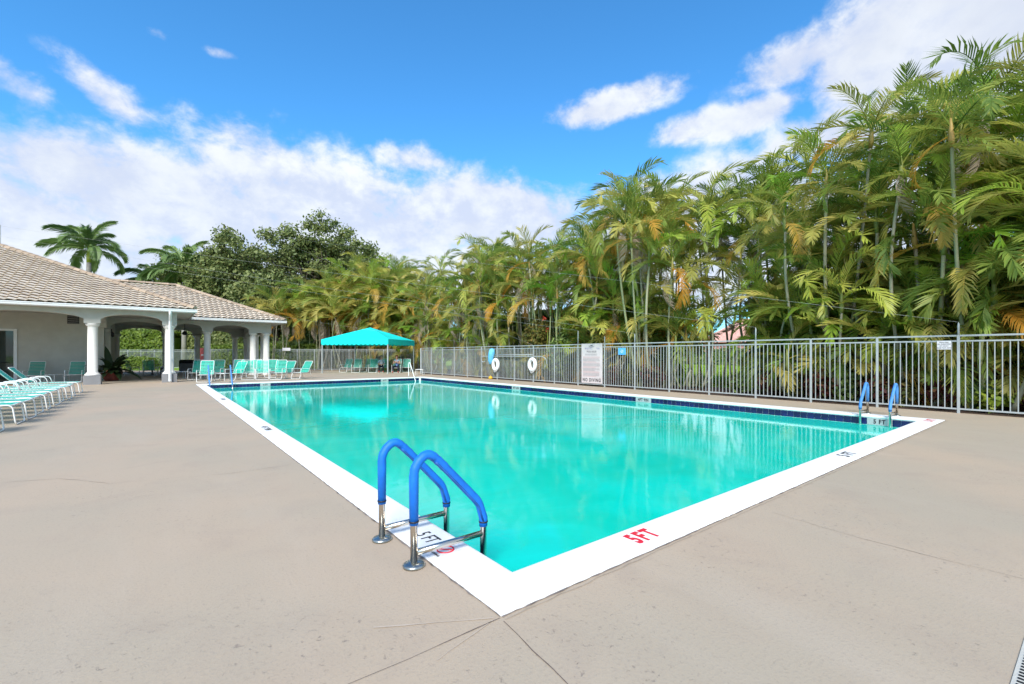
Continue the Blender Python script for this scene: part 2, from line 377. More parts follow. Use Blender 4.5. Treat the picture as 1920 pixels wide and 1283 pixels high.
def tag(o, label=None, cat=None, group=None, kind=None):
    if label: o['label'] = label
    if cat: o['category'] = cat
    if group: o['group'] = group
    if kind: o['kind'] = kind
    return o
def empty(name, loc=(0, 0, 0), rz=0.0):
    o = bpy.data.objects.new(name, None); o.empty_display_size = .2; col.objects.link(o); o.location = loc; o.rotation_euler = (0, 0, rz); return o
def copy_tree(o, parent=None):
    c = o.copy(); col.objects.link(c); c.parent = parent
    for ch in list(KIDS.get(o.name, [])) or [x for x in o.children]: copy_tree(ch, c)
    return c
KIDS = {}
def bend(p0, corners, p1, r, n=5):
    """polyline with rounded corners"""
    P = [Vector(p0)] + [Vector(c) for c in corners] + [Vector(p1)]; out = [P[0]]
    for i in range(1, len(P) - 1):
        a, b, c = P[i - 1], P[i], P[i + 1]; d0 = (a - b); d1 = (c - b); rr = min(r, d0.length * .49, d1.length * .49)
        s0 = b + d0.normalized() * rr; s1 = b + d1.normalized() * rr
        for k_ in range(n + 1): t_ = k_ / n; out.append(s0 * (1 - t_) ** 2 + b * 2 * t_ * (1 - t_) + s1 * t_ ** 2)
    out.append(P[-1]); return out
def text(name, body, size, mt, M, parent, bold=.0, depth=.0015, sx=1.0, align='CENTER'):
    cu = bpy.data.curves.new(name, 'FONT'); cu.body = body; cu.size = size; cu.align_x = align; cu.align_y = 'CENTER'
    cu.offset = bold; cu.space_character = 1.0 + bold * 36; cu.extrude = depth; cu.resolution_u = 3
    t_ = bpy.data.objects.new('tmp', cu); me = bpy.data.meshes.new_from_object(t_); bpy.data.objects.remove(t_)
    me.transform(Matrix.Diagonal((sx, 1, 1, 1))); me.materials.clear(); me.materials.append(MATS[mt])
    o = link(name, me, parent); o.matrix_local = M; return o
def frame(loc, xd, yd):
    x = Vector(xd).normalized(); y = Vector(yd).normalized(); z = x.cross(y)
    M = Matrix((x, y, z)).transposed().to_4x4(); M.translation = Vector(loc); return M

# ================================================================== THE SETTING
PW, PL, CW = 11.72, 24.0, 0.335       # pool: outer width (x), outer length (y), coping width
FX = 13.64                            # line of the long fence
FE = (FX, 28.04)
def far(px): return at(px, 40.0)      # line of the far fence
b = MB()
xs = [-60, 0, PW, FX + .10]; ys = [-40, 0, PL, 28.04]
for i in range(3):
    for j in range(3):
        if i == 1 and j == 1: continue
        b.add([(xs[i], ys[j], 0), (xs[i + 1], ys[j], 0), (xs[i + 1], ys[j + 1], 0), (xs[i], ys[j + 1], 0)], [(0, 1, 2, 3)])
c0, c1 = far(790), far(-200)
b.add([(-60, 28.04, 0), (FX + .10, 28.04, 0), (c0[0] + .1, c0[1] + .1, 0), (c1[0], c1[1] + .2, 0), (-60, 75, 0)], [(0, 1, 2, 3, 4)])
deck = tag(b.build('deck', 'deck'), 'beige painted concrete deck round the swimming pool', None, None, 'structure')
b = MB()
for q in ([(FX + .1, -600), (900, -600), (900, 28.04), (FX + .1, 28.04)], [(-900, 28.04), (900, 28.04), (900, 1500), (-900, 1500)],
          [(-900, -600), (-60, -600), (-60, 28.04), (-900, 28.04)], [(-60, -600), (FX + .1, -600), (FX + .1, -40), (-60, -40)]):
    b.add([(x, y, -.05) for x, y in q], [(0, 1, 2, 3)])
tag(b.build('ground', 'grass'), 'green lawn ground beyond the fence', None, None, 'structure')
# planting bed of mulch along the fences
b = MB(); b.add([(FX + .1, -12, -.03), (FX + 4.2, -12, -.03), (FX + 4.2, 28.04, -.03), (FX + .1, 28.04, -.03)], [(0, 1, 2, 3)])
e0 = far(760); e1 = far(350); nv = Vector((FW.x, FW.y)) * 7
b.add([(FX + .1, 28.04, -.03), (FX + 4.2, 28.04, -.03), (c0[0] + 4, c0[1] + 1, -.03), (c0[0] + nv.x, c0[1] + nv.y, -.03), (c0[0] + .1, c0[1] + .1, -.03)], [(0, 1, 2, 3, 4)])
b.add([(c0[0] + .1, c0[1] + .1, -.03), (c0[0] + nv.x, c0[1] + nv.y, -.03), (e1[0] + nv.x, e1[1] + nv.y, -.03), (e1[0], e1[1] + .2, -.03)], [(0, 1, 2, 3)])
tag(b.build('planting_bed', 'mulch'), 'brown mulch planting bed behind the fences', None, None, 'structure')

# ---- cracks and joints in the deck
def jagged(pts, wd, name, mt, parent, jit=.012, step=.12, z=.0035):
    b = MB(); P = []
    for a, c in zip(pts, pts[1:]):
        a, c = Vector(a), Vector(c); n = max(2, int((c - a).length / step))
        P += [a.lerp(c, i / n) for i in range(n)]
    P.append(Vector(pts[-1])); L = []
    for i, p in enumerate(P):
        d = (P[min(i + 1, len(P) - 1)] - P[max(i - 1, 0)]).normalized(); nn = Vector((-d.y, d.x)); j = rnd.uniform(-jit, jit) if 0 < i < len(P) - 1 else 0
        ww = wd * rnd.uniform(.35, 1.3); q = p + nn * j; L += [(*(q - nn * ww / 2), z), (*(q + nn * ww / 2), z)]
    b.add(L, [(2 * i, 2 * i + 2, 2 * i + 3, 2 * i + 1) for i in range(len(P) - 1)])
    return b.build(name, mt, parent)
mat('crack', (.15, .115, .10), .95, 0, .5, 9); mat('crack_faint', (.34, .275, .21), .95, 0, .2, 6); mat('crack_pale', (.46, .38, .30), .9, 0, .1, 6)
mat('joint', (.20, .165, .145), .95, 0, .55, 11)
G = lambda *pp: [gnd(x, y) for x, y in pp]
jagged(G((938, 1160), (850, 1200), (760, 1240), (640, 1290)), .006, 'control_joint', 'crack', deck, .004)
jagged(G((944, 1166), (1000, 1222), (1070, 1290)), .006, 'control_joint', 'crack', deck, .004)
jagged(G((700, 1178), (820, 1168), (925, 1160)), .010, 'crack', 'crack_pale', deck, .004)
jagged(G((925, 1164), (860, 1210), (820, 1240)), .008, 'crack', 'crack_pale', deck, .004)
jagged(G((1450, 962), (1620, 1012), (1780, 1052), (1925, 1088)), .0045, 'crack', 'crack_faint', deck, .01)
jagged(G((0, 906), (110, 898), (205, 908), (330, 897), (440, 888), (545, 872)), .006, 'crack', 'crack_faint', deck, .02)
jagged(G((20, 748), (160, 745), (330, 744)), .03, 'crack', 'crack_faint', deck, .03, .4)
for L in ([(0, 0), (0, 12), (0, PL)], [(0, 0), (6, 0), (PW, 0)], [(PW, 0), (PW, PL)], [(0, PL), (PW, PL)]):
    off = {0: (-.007, 0), 1: (0, -.007)}.get([[(0, 0), (0, 12), (0, PL)], [(0, 0), (6, 0), (PW, 0)]].index(L) if L in ([(0, 0), (0, 12), (0, PL)], [(0, 0), (6, 0), (PW, 0)]) else 9, (.0, .0))
    jagged([(x + off[0], y + off[1]) for x, y in L], .016, 'expansion_joint', 'joint', deck, .004, .05)
# second ragged line of old paint beside the near coping
jagged([(0, -.035), (4, -.045), (PW, -.04)], .010, 'crack', 'crack_faint', deck, .006, .08)

# ---- pool: shell, coping, tiles, water
pool = tag(empty('swimming_pool', (0, 0, 0)), 'rectangular swimming pool with white coping and dark blue waterline tiles', None, None, 'structure')
IX0, IY0, IX1, IY1 = CW, CW, PW - CW, PL - CW
ZW, ZT, ZF = -.205, .014, -1.12
b = MB()
prof = [(0, -.12), (0, ZT - .006), (.006, ZT), (CW - .012, ZT), (CW + .006, ZT - .005), (CW + .015, ZT - .018), (CW + .015, ZT - .042), (CW + .004, ZT - .056), (CW - .05, ZT - .058)]
rings = []
for (cx, cy, sx, sy) in ((0, 0, 1, 1), (PW, 0, -1, 1), (PW, PL, -1, -1), (0, PL, 1, -1)):
    rings.append([(cx + sx * d, cy + sy * d, z) for d, z in prof])
n = len(prof); b.add([p for r_ in rings for p in r_], [(i * n + k_, ((i + 1) % 4) * n + k_, ((i + 1) % 4) * n + k_ + 1, i * n + k_ + 1) for i in range(4) for k_ in range(n - 1)])
b.build('coping', 'coping', pool)
b = MB(); x0, y0, x1, y1 = IX0, IY0, IX1, IY1; zt = ZT - .057
V = [(x0, y0, zt), (x1, y0, zt), (x1, y1, zt), (x0, y1, zt)]
V += [(x0, y0, ZF), (x1, y0, ZF), (x1, 13.2, ZF), (x0, 13.2, ZF), (x1, y1, -.78), (x0, y1, -.78)]
b.add(V, [(0, 4, 5, 1), (1, 5, 6, 8, 2), (2, 8, 9, 3), (3, 9, 7, 4, 0), (4, 7, 6, 5), (7, 9, 8, 6)])
b.build('shell', 'plaster', pool)
wtr = MB(); nx, ny = 2, 2
wtr.add([(x0 + .001, y0 + .001, ZW), (x1 - .001, y0 + .001, ZW), (x1 - .001, y1 - .001, ZW), (x0 + .001, y1 - .001, ZW)], [(0, 1, 2, 3)])
tag(wtr.build('water', 'water'), 'clear turquoise pool water mirroring the fence', None, None, 'structure')
# dark line of tiles across the floor at the slope break
b = MB(); b.box((x0 + .01, 13.16, ZF - .01), (x1 - .01, 13.24, ZF + .006)); b.build('floor_stripe', 'tile_blue', pool)
# waterline tiles
TS = .152; tz1 = ZT - .060
tb = MB(); tb.bbox((-.074, 0, -.074), (.074, .008, .074), .003); tile_me = tb.mesh('tile', 'tile_blue')
def markspan(c, n_): return (c - n_ * TS / 2, c + n_ * TS / 2)
marks_r = [markspan(1.03, 2.0), markspan(7.37, 3), markspan(14.2, 3)]; marks_f = [markspan(2.87, 2), markspan(9.02, 2)]
def inside(v, spans): return any(a - .076 < v < c + .076 for a, c in spans)
zc = tz1 - .076
gaps_r = {}; gaps_f = {}
y = IY0 + .09
while y < IY1 - .05:
    if inside(y, marks_r): gaps_r.setdefault(min(range(3), key=lambda q: abs(sum(marks_r[q]) / 2 - y)), []).append(y)
    else:
        o = link('tile', tile_me, pool); o.location = (IX1, y, zc); o.rotation_euler = (0, 0, R(90))
    y += TS
x = IX0 + .09
while x < IX1 - .05:
    if inside(x, marks_f): gaps_f.setdefault(min(range(2), key=lambda q: abs(sum(marks_f[q]) / 2 - x)), []).append(x)
    else:
        o = link('tile', tile_me, pool); o.location = (x, IY1, zc); o.rotation_euler = (0, 0, PI)
    x += TS
b = MB(); b.box((IX0 - .002, IY0, tz1 - .152), (IX0 + .007, IY1, tz1)); b.build('tile_band', 'tile_blue', pool)
b = MB(); b.box((IX0 + .01, IY0 - .002, tz1 - .152), (IX1 - .01, IY0 + .007, tz1)); b.build('tile_band', 'tile_blue', pool)
marks_r = [(min(gaps_r[q]) - .076, max(gaps_r[q]) + .076) for q in range(3)]; marks_f = [(min(gaps_f[q]) - .076, max(gaps_f[q]) + .076) for q in range(2)]
for (a, c), s_ in zip(marks_r, ('5 FT', '4FT 9IN', '4FT 6IN')):
    b = MB(); b.box((IX1 - .009, a + .004, tz1 - .150), (IX1 + .002, c - .004, tz1 - .002)); o = b.build('depth_marker', 'marker_tile', pool)
    text('lettering', s_, .135, 'black_paint', frame((IX1 - .0115, (a + c) / 2, zc), (0, -1, 0), (0, 0, 1)), o, .004, .001, .78 if len(s_) < 5 else .80)
for (a, c), s_ in zip(marks_f, ('4 FT', '4 FT')):
    b = MB(); b.box((a + .004, IY1 - .009, tz1 - .150), (c - .004, IY1 + .002, tz1 - .002)); o = b.build('depth_marker', 'marker_tile', pool)
    text('lettering', s_, .13, 'black_paint', frame(((a + c) / 2, IY1 - .0115, zc), (1, 0, 0), (0, 0, 1)), o, .004, .001, .75)
# painted depth marks on the coping
ZM = ZT + .003
def cop_text(body, size, mt, loc, xd, bold=.006, sx=1.0):
    xd = Vector(xd); yd = Vector((-xd.y, xd.x, 0))
    return text('depth_marking', body, size, mt, frame((loc[0], loc[1], ZM), xd, yd), pool, bold, .0006, sx)
cop_text('5FT', .22, 'red_paint', (1.47, .17), (1, 0, 0), .009, .64)
cop_text('5 FT', .21, 'black_paint', (6.10, .16), (1, 0, 0), .004, .85)
cop_text('5 FT', .17, 'black_paint', (.165, 1.16), (0, -1, 0), .0005, .66)
cop_text('4FT 9IN', .17, 'black_paint', (.17, 7.62), (0, -1, 0), .0, 1.0)
cop_text('4FT 6IN', .17, 'black_paint', (.17, 14.7), (0, -1, 0), .0, 1.0)
cop_text('4 FT', .12, 'black_paint', (.17, 22.4), (0, -1, 0), .0, 1.0)
cop_text('5 FT', .20, 'red_paint', (11.35, .17), (1, 0, 0), .006, 1.0)
b = MB(); b.box((.045, .80, ZT), (.255, .965, ZT + .002)); ndp = b.build('no_diving_plaque', 'sign_white', pool)
b = MB(); b.tube([(.165 + .058 * math.cos(t_ * PI / 12), .885 + .058 * math.sin(t_ * PI / 12), ZT + .003) for t_ in range(24)], .0055, 6, closed=True)
b.tube([(.165 - .04, .885 + .04, ZT + .003), (.165 + .04, .885 - .04, ZT + .003)], .005, 6)
b.build('prohibition_ring', 'red_paint', ndp)
text('lettering', 'NO DIVING', .026, 'black_paint', frame((.072, .885, ZT + .003), (0, -1, 0), (1, 0, 0)), ndp, .0008, .0005)
# wall fittings and floor drains under water
for (px, py) in ((1027, 818), (1312, 885), (612, 800), (728, 866)):
    X, Y = gnd(px, py, ZF if py > 815 else ZF)
    if not (IX0 + .3 < X < IX1 - .3): continue
    b = MB(); b.lathe([(.0, 0), (.16, 0), (.16, .012), (.10, .018), (.09, .012), (0, .012)], 18, c=(X, Y, ZF)); b.build('floor_return', 'marker_tile', pool, True)
    b = MB(); ns = 22; rs_ = [rnd.uniform(.28, .60) for _ in range(ns)]; b.add([(X, Y, ZF + .004)] + [(X + rs_[q] * 1.5 * math.cos(q * 2 * PI / ns), Y + rs_[q] * math.sin(q * 2 * PI / ns), ZF + .004) for q in range(ns)], [(0, q + 1, (q + 1) % ns + 1) for q in range(ns)]); b.build('stain', 'floor_stain', pool)
X, Y = gnd(1480, 872, ZF); dr_ = MB()
for i in range(9): dr_.box((X - .28, Y - .22 + i * .05, ZF), (X + .28, Y - .195 + i * .05, ZF + .02))
dr_.build('main_drain', 'stone_step', pool)
# entry steps in the two far corners
for (xa, xb) in ((IX0 + .002, 2.6), (9.9, IX1 - .010)):
    for i in range(3):
        b = MB(); b.bbox((xa, IY1 - .45 - .32 * i, -.9), (xb, IY1 - .012, -.30 - .17 * i), .012); b.build('entry_step', 'stone_step', pool)

# deck drain in the lower right corner
(Xa, Ya), (Xb, Yb) = gnd(1970, 1180), gnd(1945, 1290); X, Y = (Xa + Xb) / 2, (Ya + Yb) / 2
dd = tag(empty('deck_drain', (X, Y, 0), math.atan2(Yb - Ya, Xb - Xa) - PI / 2), 'narrow slotted drain set in the deck at the lower right corner', 'drain')
b = MB(); b.box((-.07, -.9, .0), (.07, .9, .004)); b.build('drain_frame', 'stucco', dd)
b = MB()
for i in range(60): b.box((-.055, -.88 + i * .03, .0045), (.055, -.867 + i * .03, .0065))
b.build('slot_row', 'dark', dd)

# ================================================================== FENCES
FT, FR = 1.87, 1.74
def fence_profile_post(h, wd=.052):
    b = MB(); b.bbox((-wd / 2, -wd / 2, -.04), (wd / 2, wd / 2, h), .005); return b
PS = 1.555
long_f = tag(empty('metal_fence', (FX, 0, 0)), 'long pale metal picket fence along the right side of the pool', 'fence', 'fences round the pool')
post_me = fence_profile_post(FT - .012).mesh('post', 'fence_metal')
pb = MB(); pb.bbox((-.0095, -.0095, .10), (.0095, .0095, FR - .01), .002); picket_me = pb.mesh('picket', 'fence_metal')
rb = MB(); rb.box((-.019, .028, 0), (.019, PS - .028, .036)); rail_me = rb.mesh('rail', 'fence_metal')
npan = 18
for k_ in range(-2, npan + 1):
    yk = .05 + PS * k_
    o = link('post', post_me, long_f); o.location = (0, yk, 0)
    if k_ == npan: break
    for zz, nm in ((FT - .04, 'top_rail'), (FR - .036, 'rail'), (.085, 'bottom_rail')):
        o = link(nm, rail_me, long_f); o.location = (0, yk, zz)
        if nm == 'top_rail': o.scale = (1.15, 1, 1.1)
    for i in range(12):
        o = link('picket', picket_me, long_f); o.location = (0, yk + PS * (i + 1) / 13, 0)
# finial extensions that carry the wires
FIN = {0: hgt(604, 10.85), 4: hgt(614, 16.0), 6: 2.24, 7: 2.2, 8: hgt(620, 20.6), 3: hgt(614, 14.5)}
for k_, h in FIN.items():
    if k_ == 4: continue
    b = MB(); b.tube([(0, .05 + PS * k_, FT - .06), (0, .05 + PS * k_, h - .06), (0, .05 + PS * k_, h)], [.022, .022, .004], 8); b.build('wire_post', 'fence_metal', long_f, True)
# connecting run, then the far fence
def run(name, p0, p1, label):
    p0, p1 = Vector(p0), Vector(p1); d = p1 - p0; L = d.length; n_ = max(1, round(L / PS)); st_ = L / n_
    f = tag(empty(name, (p0.x, p0.y, 0), math.atan2(d.y, d.x)), label, 'fence', 'fences round the pool')
    rm = MB(); rm.box((.028, -.019, 0), (st_ - .028, .019, .036)); rme = rm.mesh('rail', 'fence_metal')
    pk = MB()
    for k_ in range(n_ + 1):
        o = link('post', post_me, f); o.location = (k_ * st_, 0, 0)
        if k_ == n_: break
        for zz, nm in ((FT - .04, 'top_rail'), (FR - .036, 'rail'), (.085, 'bottom_rail')):
            o = link(nm, rme, f); o.location = (k_ * st_, 0, zz)
        for i in range(12):
            xx = k_ * st_ + st_ * (i + 1) / 13; pk.box((xx - .0095, -.0095, .10), (xx + .0095, .0095, FR - .01))
    tag(pk.build('picket_row', 'fence_metal', f), None, None, None, 'stuff'); return f
run('metal_fence', (FX, 28.13), (c0[0] - .2, c0[1] - .3), 'short return of metal fence at the far right corner behind the canopy')
run('metal_fence', far(784), far(395), 'distant metal fence behind the turquoise canopy and the pavilion columns')
run('metal_fence', at(392, 44), at(120, 47), 'distant metal fence seen through the arches of the clubhouse')

# ================================================================== BUILDINGS
ZC, ZA, ZCR, ZE, ZE2 = 2.86, 3.07, 3.33, 3.52, 3.69      # capital top, arch spring, arch crown, soffit, eave top
PITCH = .433
def s_tiles(b, o, ud, vd, u0f, u1f, vmax, rowh=.365, tw=.31):
    """wavy tile courses on a slope: o eave origin, ud along the eave, vd up the slope, u range per height"""
    ud = Vector(ud).normalized(); vd = Vector(vd).normalized(); nd = ud.cross(vd).normalized(); o = Vector(o)
    if nd.z < 0: nd = -nd
    rows = int(vmax / rowh)
    for r_ in range(rows):
        va = r_ * rowh; vb = va + rowh * 1.02; ua, ub = u0f(va + .1), u1f(va + .1)
        if ub - ua < .2: continue
        n_ = max(2, int((ub - ua) / (tw / 6))); L = []
        for i in range(n_ + 1):
            u_ = ua + (ub - ua) * i / n_; ph = u_ / tw * 2 * PI; wv = .024 * math.sin(ph) + .008 * math.sin(2 * ph + .6)
            jz = .004 * math.sin(37.1 * math.floor(u_ / tw) + 11.7 * r_)
            base = o + ud * u_
            L += [base + vd * (va + .09) + nd * (.006 + wv), base + vd * va + nd * (.060 + wv + jz), base + vd * va + nd * (.092 + wv + jz), base + vd * vb + nd * (.014 + wv)]
        b.add(L, [(4 * i + q, 4 * i + 4 + q, 4 * i + 5 + q, 4 * i + 1 + q) for i in range(n_) for q in range(3)])
cap_b = MB()
for i in range(2): pass
cv = []
for i, xx in enumerate((0.0, .44)):
    for k_ in range(7): t_ = PI * k_ / 6; rr = .155 if i == 0 else .13; cv.append((xx, rr * math.cos(t_), rr * .9 * math.sin(t_) - .01))
cap_b.add(cv, [(k_, k_ + 1, k_ + 8, k_ + 7) for k_ in range(6)] + [tuple(range(6, -1, -1))]); cap_me = cap_b.mesh('ridge_tile', 'ridge_tile')
def caps(p0, p1, parent):
    p0, p1 = Vector(p0), Vector(p1); d = p1 - p0; n_ = int(d.length / .40); q = d.to_track_quat('X', 'Z')
    for i in range(n_):
        o = link('ridge_tile', cap_me, parent); o.location = p0 + d * (i / n_) + Vector((0, 0, .05)); o.rotation_mode = 'QUATERNION'; o.rotation_quaternion = q
def column(x, y, parent, r=.19, plinth=True, z1=ZC, hp=.42):
    b = MB(); z0 = hp if plinth else 0.0
    b.lathe([(r + .10, z0), (r + .10, z0 + .05), (r + .04, z0 + .10), (r + .02, z0 + .14), (r, z0 + .16), (r * .97, z1 - .20), (r * .97, z1 - .16), (r + .03, z1 - .13), (r + .07, z1 - .06), (r + .07, z1 - .003)], 24, c=(x, y, 0))
    c = b.build('column', 'column_white', parent, True)
    if plinth:
        p_ = MB(); p_.bbox((x - .31, y - .31, 0), (x + .31, y + .31, hp), .012); p_.build('plinth', 'stucco_grey', c)
    return c
def arch_beam(b, p0, p1, t, spans, z0, zs, zc, z1):
    """beam between plan points with segmental arch openings given as (a, b) distances along it"""
    p0, p1 = Vector(p0), Vector(p1); d = (p1 - p0); L = d.length; d.normalize(); nrm = Vector((-d.y, d.x)) * (t / 2); prof_ = [(0, z0)]
    for a, c in spans:
        prof_ += [(a, z0), (a, zs)]
        for i in range(1, 16):
            f = i / 16; prof_.append((a + (c - a) * f, zs + (zc - zs) * (1 - (2 * f - 1) ** 2) ** .62))
        prof_ += [(c, zs), (c, z0)]
    prof_ += [(L, z0)]
    n_ = len(prof_); V_ = []
    for sgn in (-1, 1):
        for (u_, z) in prof_: q = p0 + d * u_ + nrm * sgn; V_.append((q.x, q.y, z))
        for (u_, z) in prof_: q = p0 + d * u_ + nrm * sgn; V_.append((q.x, q.y, z1))
    F_ = []
    for i in range(n_ - 1):
        F_.append((i, i + 1, 2 * n_ + i + 1, 2 * n_ + i))                      # underside
        if abs(prof_[i][0] - prof_[i + 1][0]) > 1e-6:
            F_.append((i + 1, i, n_ + i, n_ + i + 1)); F_.append((2 * n_ + i, 2 * n_ + i + 1, 3 * n_ + i + 1, 3 * n_ + i))
    F_ += [(0, 2 * n_, 3 * n_, n_), (n_ - 1, 2 * n_ - 1, 4 * n_ - 1, 3 * n_ - 1)]
    b.add(V_, F_)
# ---- main clubhouse
club = tag(empty('clubhouse', (0, 0, 0)), 'grey stucco clubhouse at left with arched porch, white columns and tiled hip roof', 'building')
XL = -30.0; EX, EY, EB = .10, 26.2, 42.6
RZ = ZE2 + PITCH * (EB - EY) / 2; RYM = (EY + EB) / 2; RXE = EX - (EB - EY) / 2
cth = math.atan(PITCH)
b = MB()      # front slope
s_tiles(b, (XL, EY, ZE2), (1, 0, 0), (0, math.cos(cth), math.sin(cth)), lambda v: 0, lambda v: EX - XL - v * math.cos(cth), (EB - EY) / 2 / math.cos(cth))
roof_c = empty('roof'); roof_c.parent = club
tag(b.build('roof_tiles', 'roof_tile', roof_c), None, None, None, 'stuff')
b = MB()      # right slope
s_tiles(b, (EX, EY, ZE2), (0, 1, 0), (-math.cos(cth), 0, math.sin(cth)), lambda v: v * math.cos(cth), lambda v: EB - EY - v * math.cos(cth), (EB - EY) / 2 / math.cos(cth))
tag(b.build('roof_tiles', 'roof_tile', roof_c), None, None, None, 'stuff')
b = MB()      # roof deck under the tiles
b.add([(XL, EY + .02, ZE2 - .03), (EX - .02, EY + .02, ZE2 - .03), (EX - .02, EB, ZE2 - .03), (XL, EB, ZE2 - .03), (RXE, RYM, RZ - .06), (XL, RYM, RZ - .06)], [(0, 1, 4, 5), (1, 2, 4), (2, 3, 5, 4)])
b.build('roof_deck', 'ridge_tile', roof_c)
caps((EX, EY, ZE2), (RXE, RYM, RZ), roof_c); caps((RXE, RYM, RZ), (RXE - 8, RYM, RZ), roof_c)
b = MB(); b.box((XL, EY + .02, ZE), (EX - .02, EB, ZE + .02)); b.build('soffit', 'ceiling', club)
def gutter(p0, p1, out, parent):
    """white fascia with a formed gutter, p0 to p1 along the eave, out = outward direction"""
    p0, p1, o_ = Vector((*p0, 0)), Vector((*p1, 0)), Vector((*out, 0)); pr_ = [(0, ZE - .01), (.02, ZE - .012), (.075, ZE + .03), (.085, ZE + .10), (.105, ZE + .115), (.105, ZE + .15), (.09, ZE + .15), (.085, ZE + .125), (.0, ZE + .11)]
    b = MB(); n_ = len(pr_); V_ = [p + o_ * d + Vector((0, 0, z)) for p in (p0, p1) for d, z in pr_]
    b.add(V_, [(i, i + 1, n_ + i + 1, n_ + i) for i in range(n_ - 1)] + [tuple(range(n_)), tuple(range(2 * n_ - 1, n_ - 1, -1))]); return b.build('gutter', 'trim_white', parent)
gutter((XL, EY), (EX + .08, EY), (0, -1), club); gutter((EX, EY + .001), (EX, 31.8), (1, 0), club)
# porch beams and columns
CX1, CX2, CX0 = -3.81, -.93, -8.35
b = MB(); arch_beam(b, (XL, 27), (CX2 + .30, 27), .46, [(XL * 0 - XL + CX0 - 5.2, -XL + CX0 - .30), (-XL + CX0 + .30, -XL + CX1 - .29), (-XL + CX1 + .29, -XL + CX2 - .29)], ZC, ZA, ZCR, ZE); b.build('arched_beam', 'stucco', club)
b = MB(); arch_beam(b, (CX1 - .23, 33), (CX2 + .30, 33), .46, [(.52, 2.90)], ZC, ZA, ZCR, ZE); b.build('arched_beam', 'stucco', club)
b = MB(); arch_beam(b, (CX1 - .23, 41), (CX2 + .30, 41), .46, [(.52, 2.90)], ZC, ZA, ZCR, ZE); b.build('arched_beam', 'stucco', club)
b = MB(); arch_beam(b, (CX2, 27.24), (CX2, 40.76), .44, [(.1, 5.2), (6.1, 9.2), (9.8, 13.2)], ZC, ZA, ZCR, ZE); b.build('arched_beam', 'stucco', club)
b = MB(); arch_beam(b, (CX1, 27.24), (CX1, 31.4), .44, [(.1, 3.9)], ZC, ZA, ZCR, ZE); b.build('arched_beam', 'stucco', club)
for (x, y) in ((CX0, 27), (CX1, 27), (CX2, 27)): column(x, y, club)
for (x, y) in ((CX1 + .12, 33), (CX2, 33), (CX1 + .12, 41), (CX2, 41)): column(x, y, club, .17)
# walls
b = MB(); b.box((XL, 31.5, 0), (CX1 + .05, 31.75, ZE)); b.box((CX1 - .20, 31.752, 0), (CX1 + .048, 41.6, ZE)); wl = b.build('wall', 'stucco', club)
b = MB(); b.box((XL, 31.485, 0), (CX1 + .065, 31.499, .34)); b.build('baseboard', 'stucco', club)
b = MB(); b.box((CX1 + .052, 31.50, 0), (CX1 + .075, 31.60, 2.9)); b.build('corner_trim', 'column_white', club)
# louvred vent
va, vb = ray_y(125.5, 31.5)[0], ray_y(148, 31.5)[0]; vz0, vz1 = hgt(607.5, 24.2), hgt(592, 24.2)
b = MB(); b.box((va, 31.488, vz0), (vb, 31.498, vz1)); v_ = b.build('vent', 'dark', club)
for i in range(4):
    b = MB(); zz = vz0 + (vz1 - vz0) * (i + .5) / 4; b.box((va + .02, 31.46, zz - .03), (vb - .02, 31.486, zz + .01)); b.build('slat', 'stucco_grey', v_)
# glass door at the left edge
dx1 = ray_y(31.5, 31.5)[0]; dz = hgt(617, 22.9)
b = MB(); b.box((dx1 - 1.9, 31.455, 0), (dx1 - 1.78, 31.498, dz)); b.box((dx1 - .12, 31.455, 0), (dx1, 31.498, dz)); b.box((dx1 - 1.778, 31.455, dz - .10), (dx1 - .122, 31.498, dz)); b.box((dx1 - .86, 31.46, 0), (dx1 - .80, 31.498, dz - .102))
door = b.build('door', 'trim_white', club)
b = MB(); b.box((dx1 - 1.778, 31.478, .02), (dx1 - .862, 31.49, dz - .102)); b.build('pane', 'door_glass', door)
b = MB(); b.box((dx1 - .798, 31.478, .02), (dx1 - .122, 31.49, dz - .102)); b.build('pane', 'door_glass', door)
b = MB(); b.tube(bend((dx1 - .72, 31.47, 1.0), [(dx1 - .72, 31.41, 1.0), (dx1 - .30, 31.41, 1.0)], (dx1 - .30, 31.47, 1.0), .03), .014, 8); b.build('handle', 'dark', door, True)
# downspout in front of the right-hand porch column
dsx = CX2 + .02
b = MB()
P_ = bend((dsx, EY - .05, ZE + .02), [(dsx, EY - .05, ZE - .10), (dsx, 26.59, ZE - .40), (dsx, 26.59, .12)], (dsx, 26.50, .05), .06)
for a, c in zip(P_, P_[1:]): pass
b.tube(P_, .062, 4); ds = b.build('downspout', 'trim_white', club)
b = MB(); b.box((dsx - .06, 26.585, 3.0), (dsx + .06, 26.65, 3.03)); b.box((dsx - .06, 26.585, 1.2), (dsx + .06, 26.80, 1.23)); b.build('bracket', 'trim_white', ds)
# wall lamp on the breezeway
b = MB(); b.box((CX1 + .30, 33 - .30, 2.62), (CX1 + .36, 33 - .24, 2.86)); b.lathe([(.03, 2.40), (.07, 2.44), (.07, 2.62), (.02, 2.70)], 10, c=(CX1 + .38, 33 - .30, 0)); b.build('wall_lamp', 'dark', club)
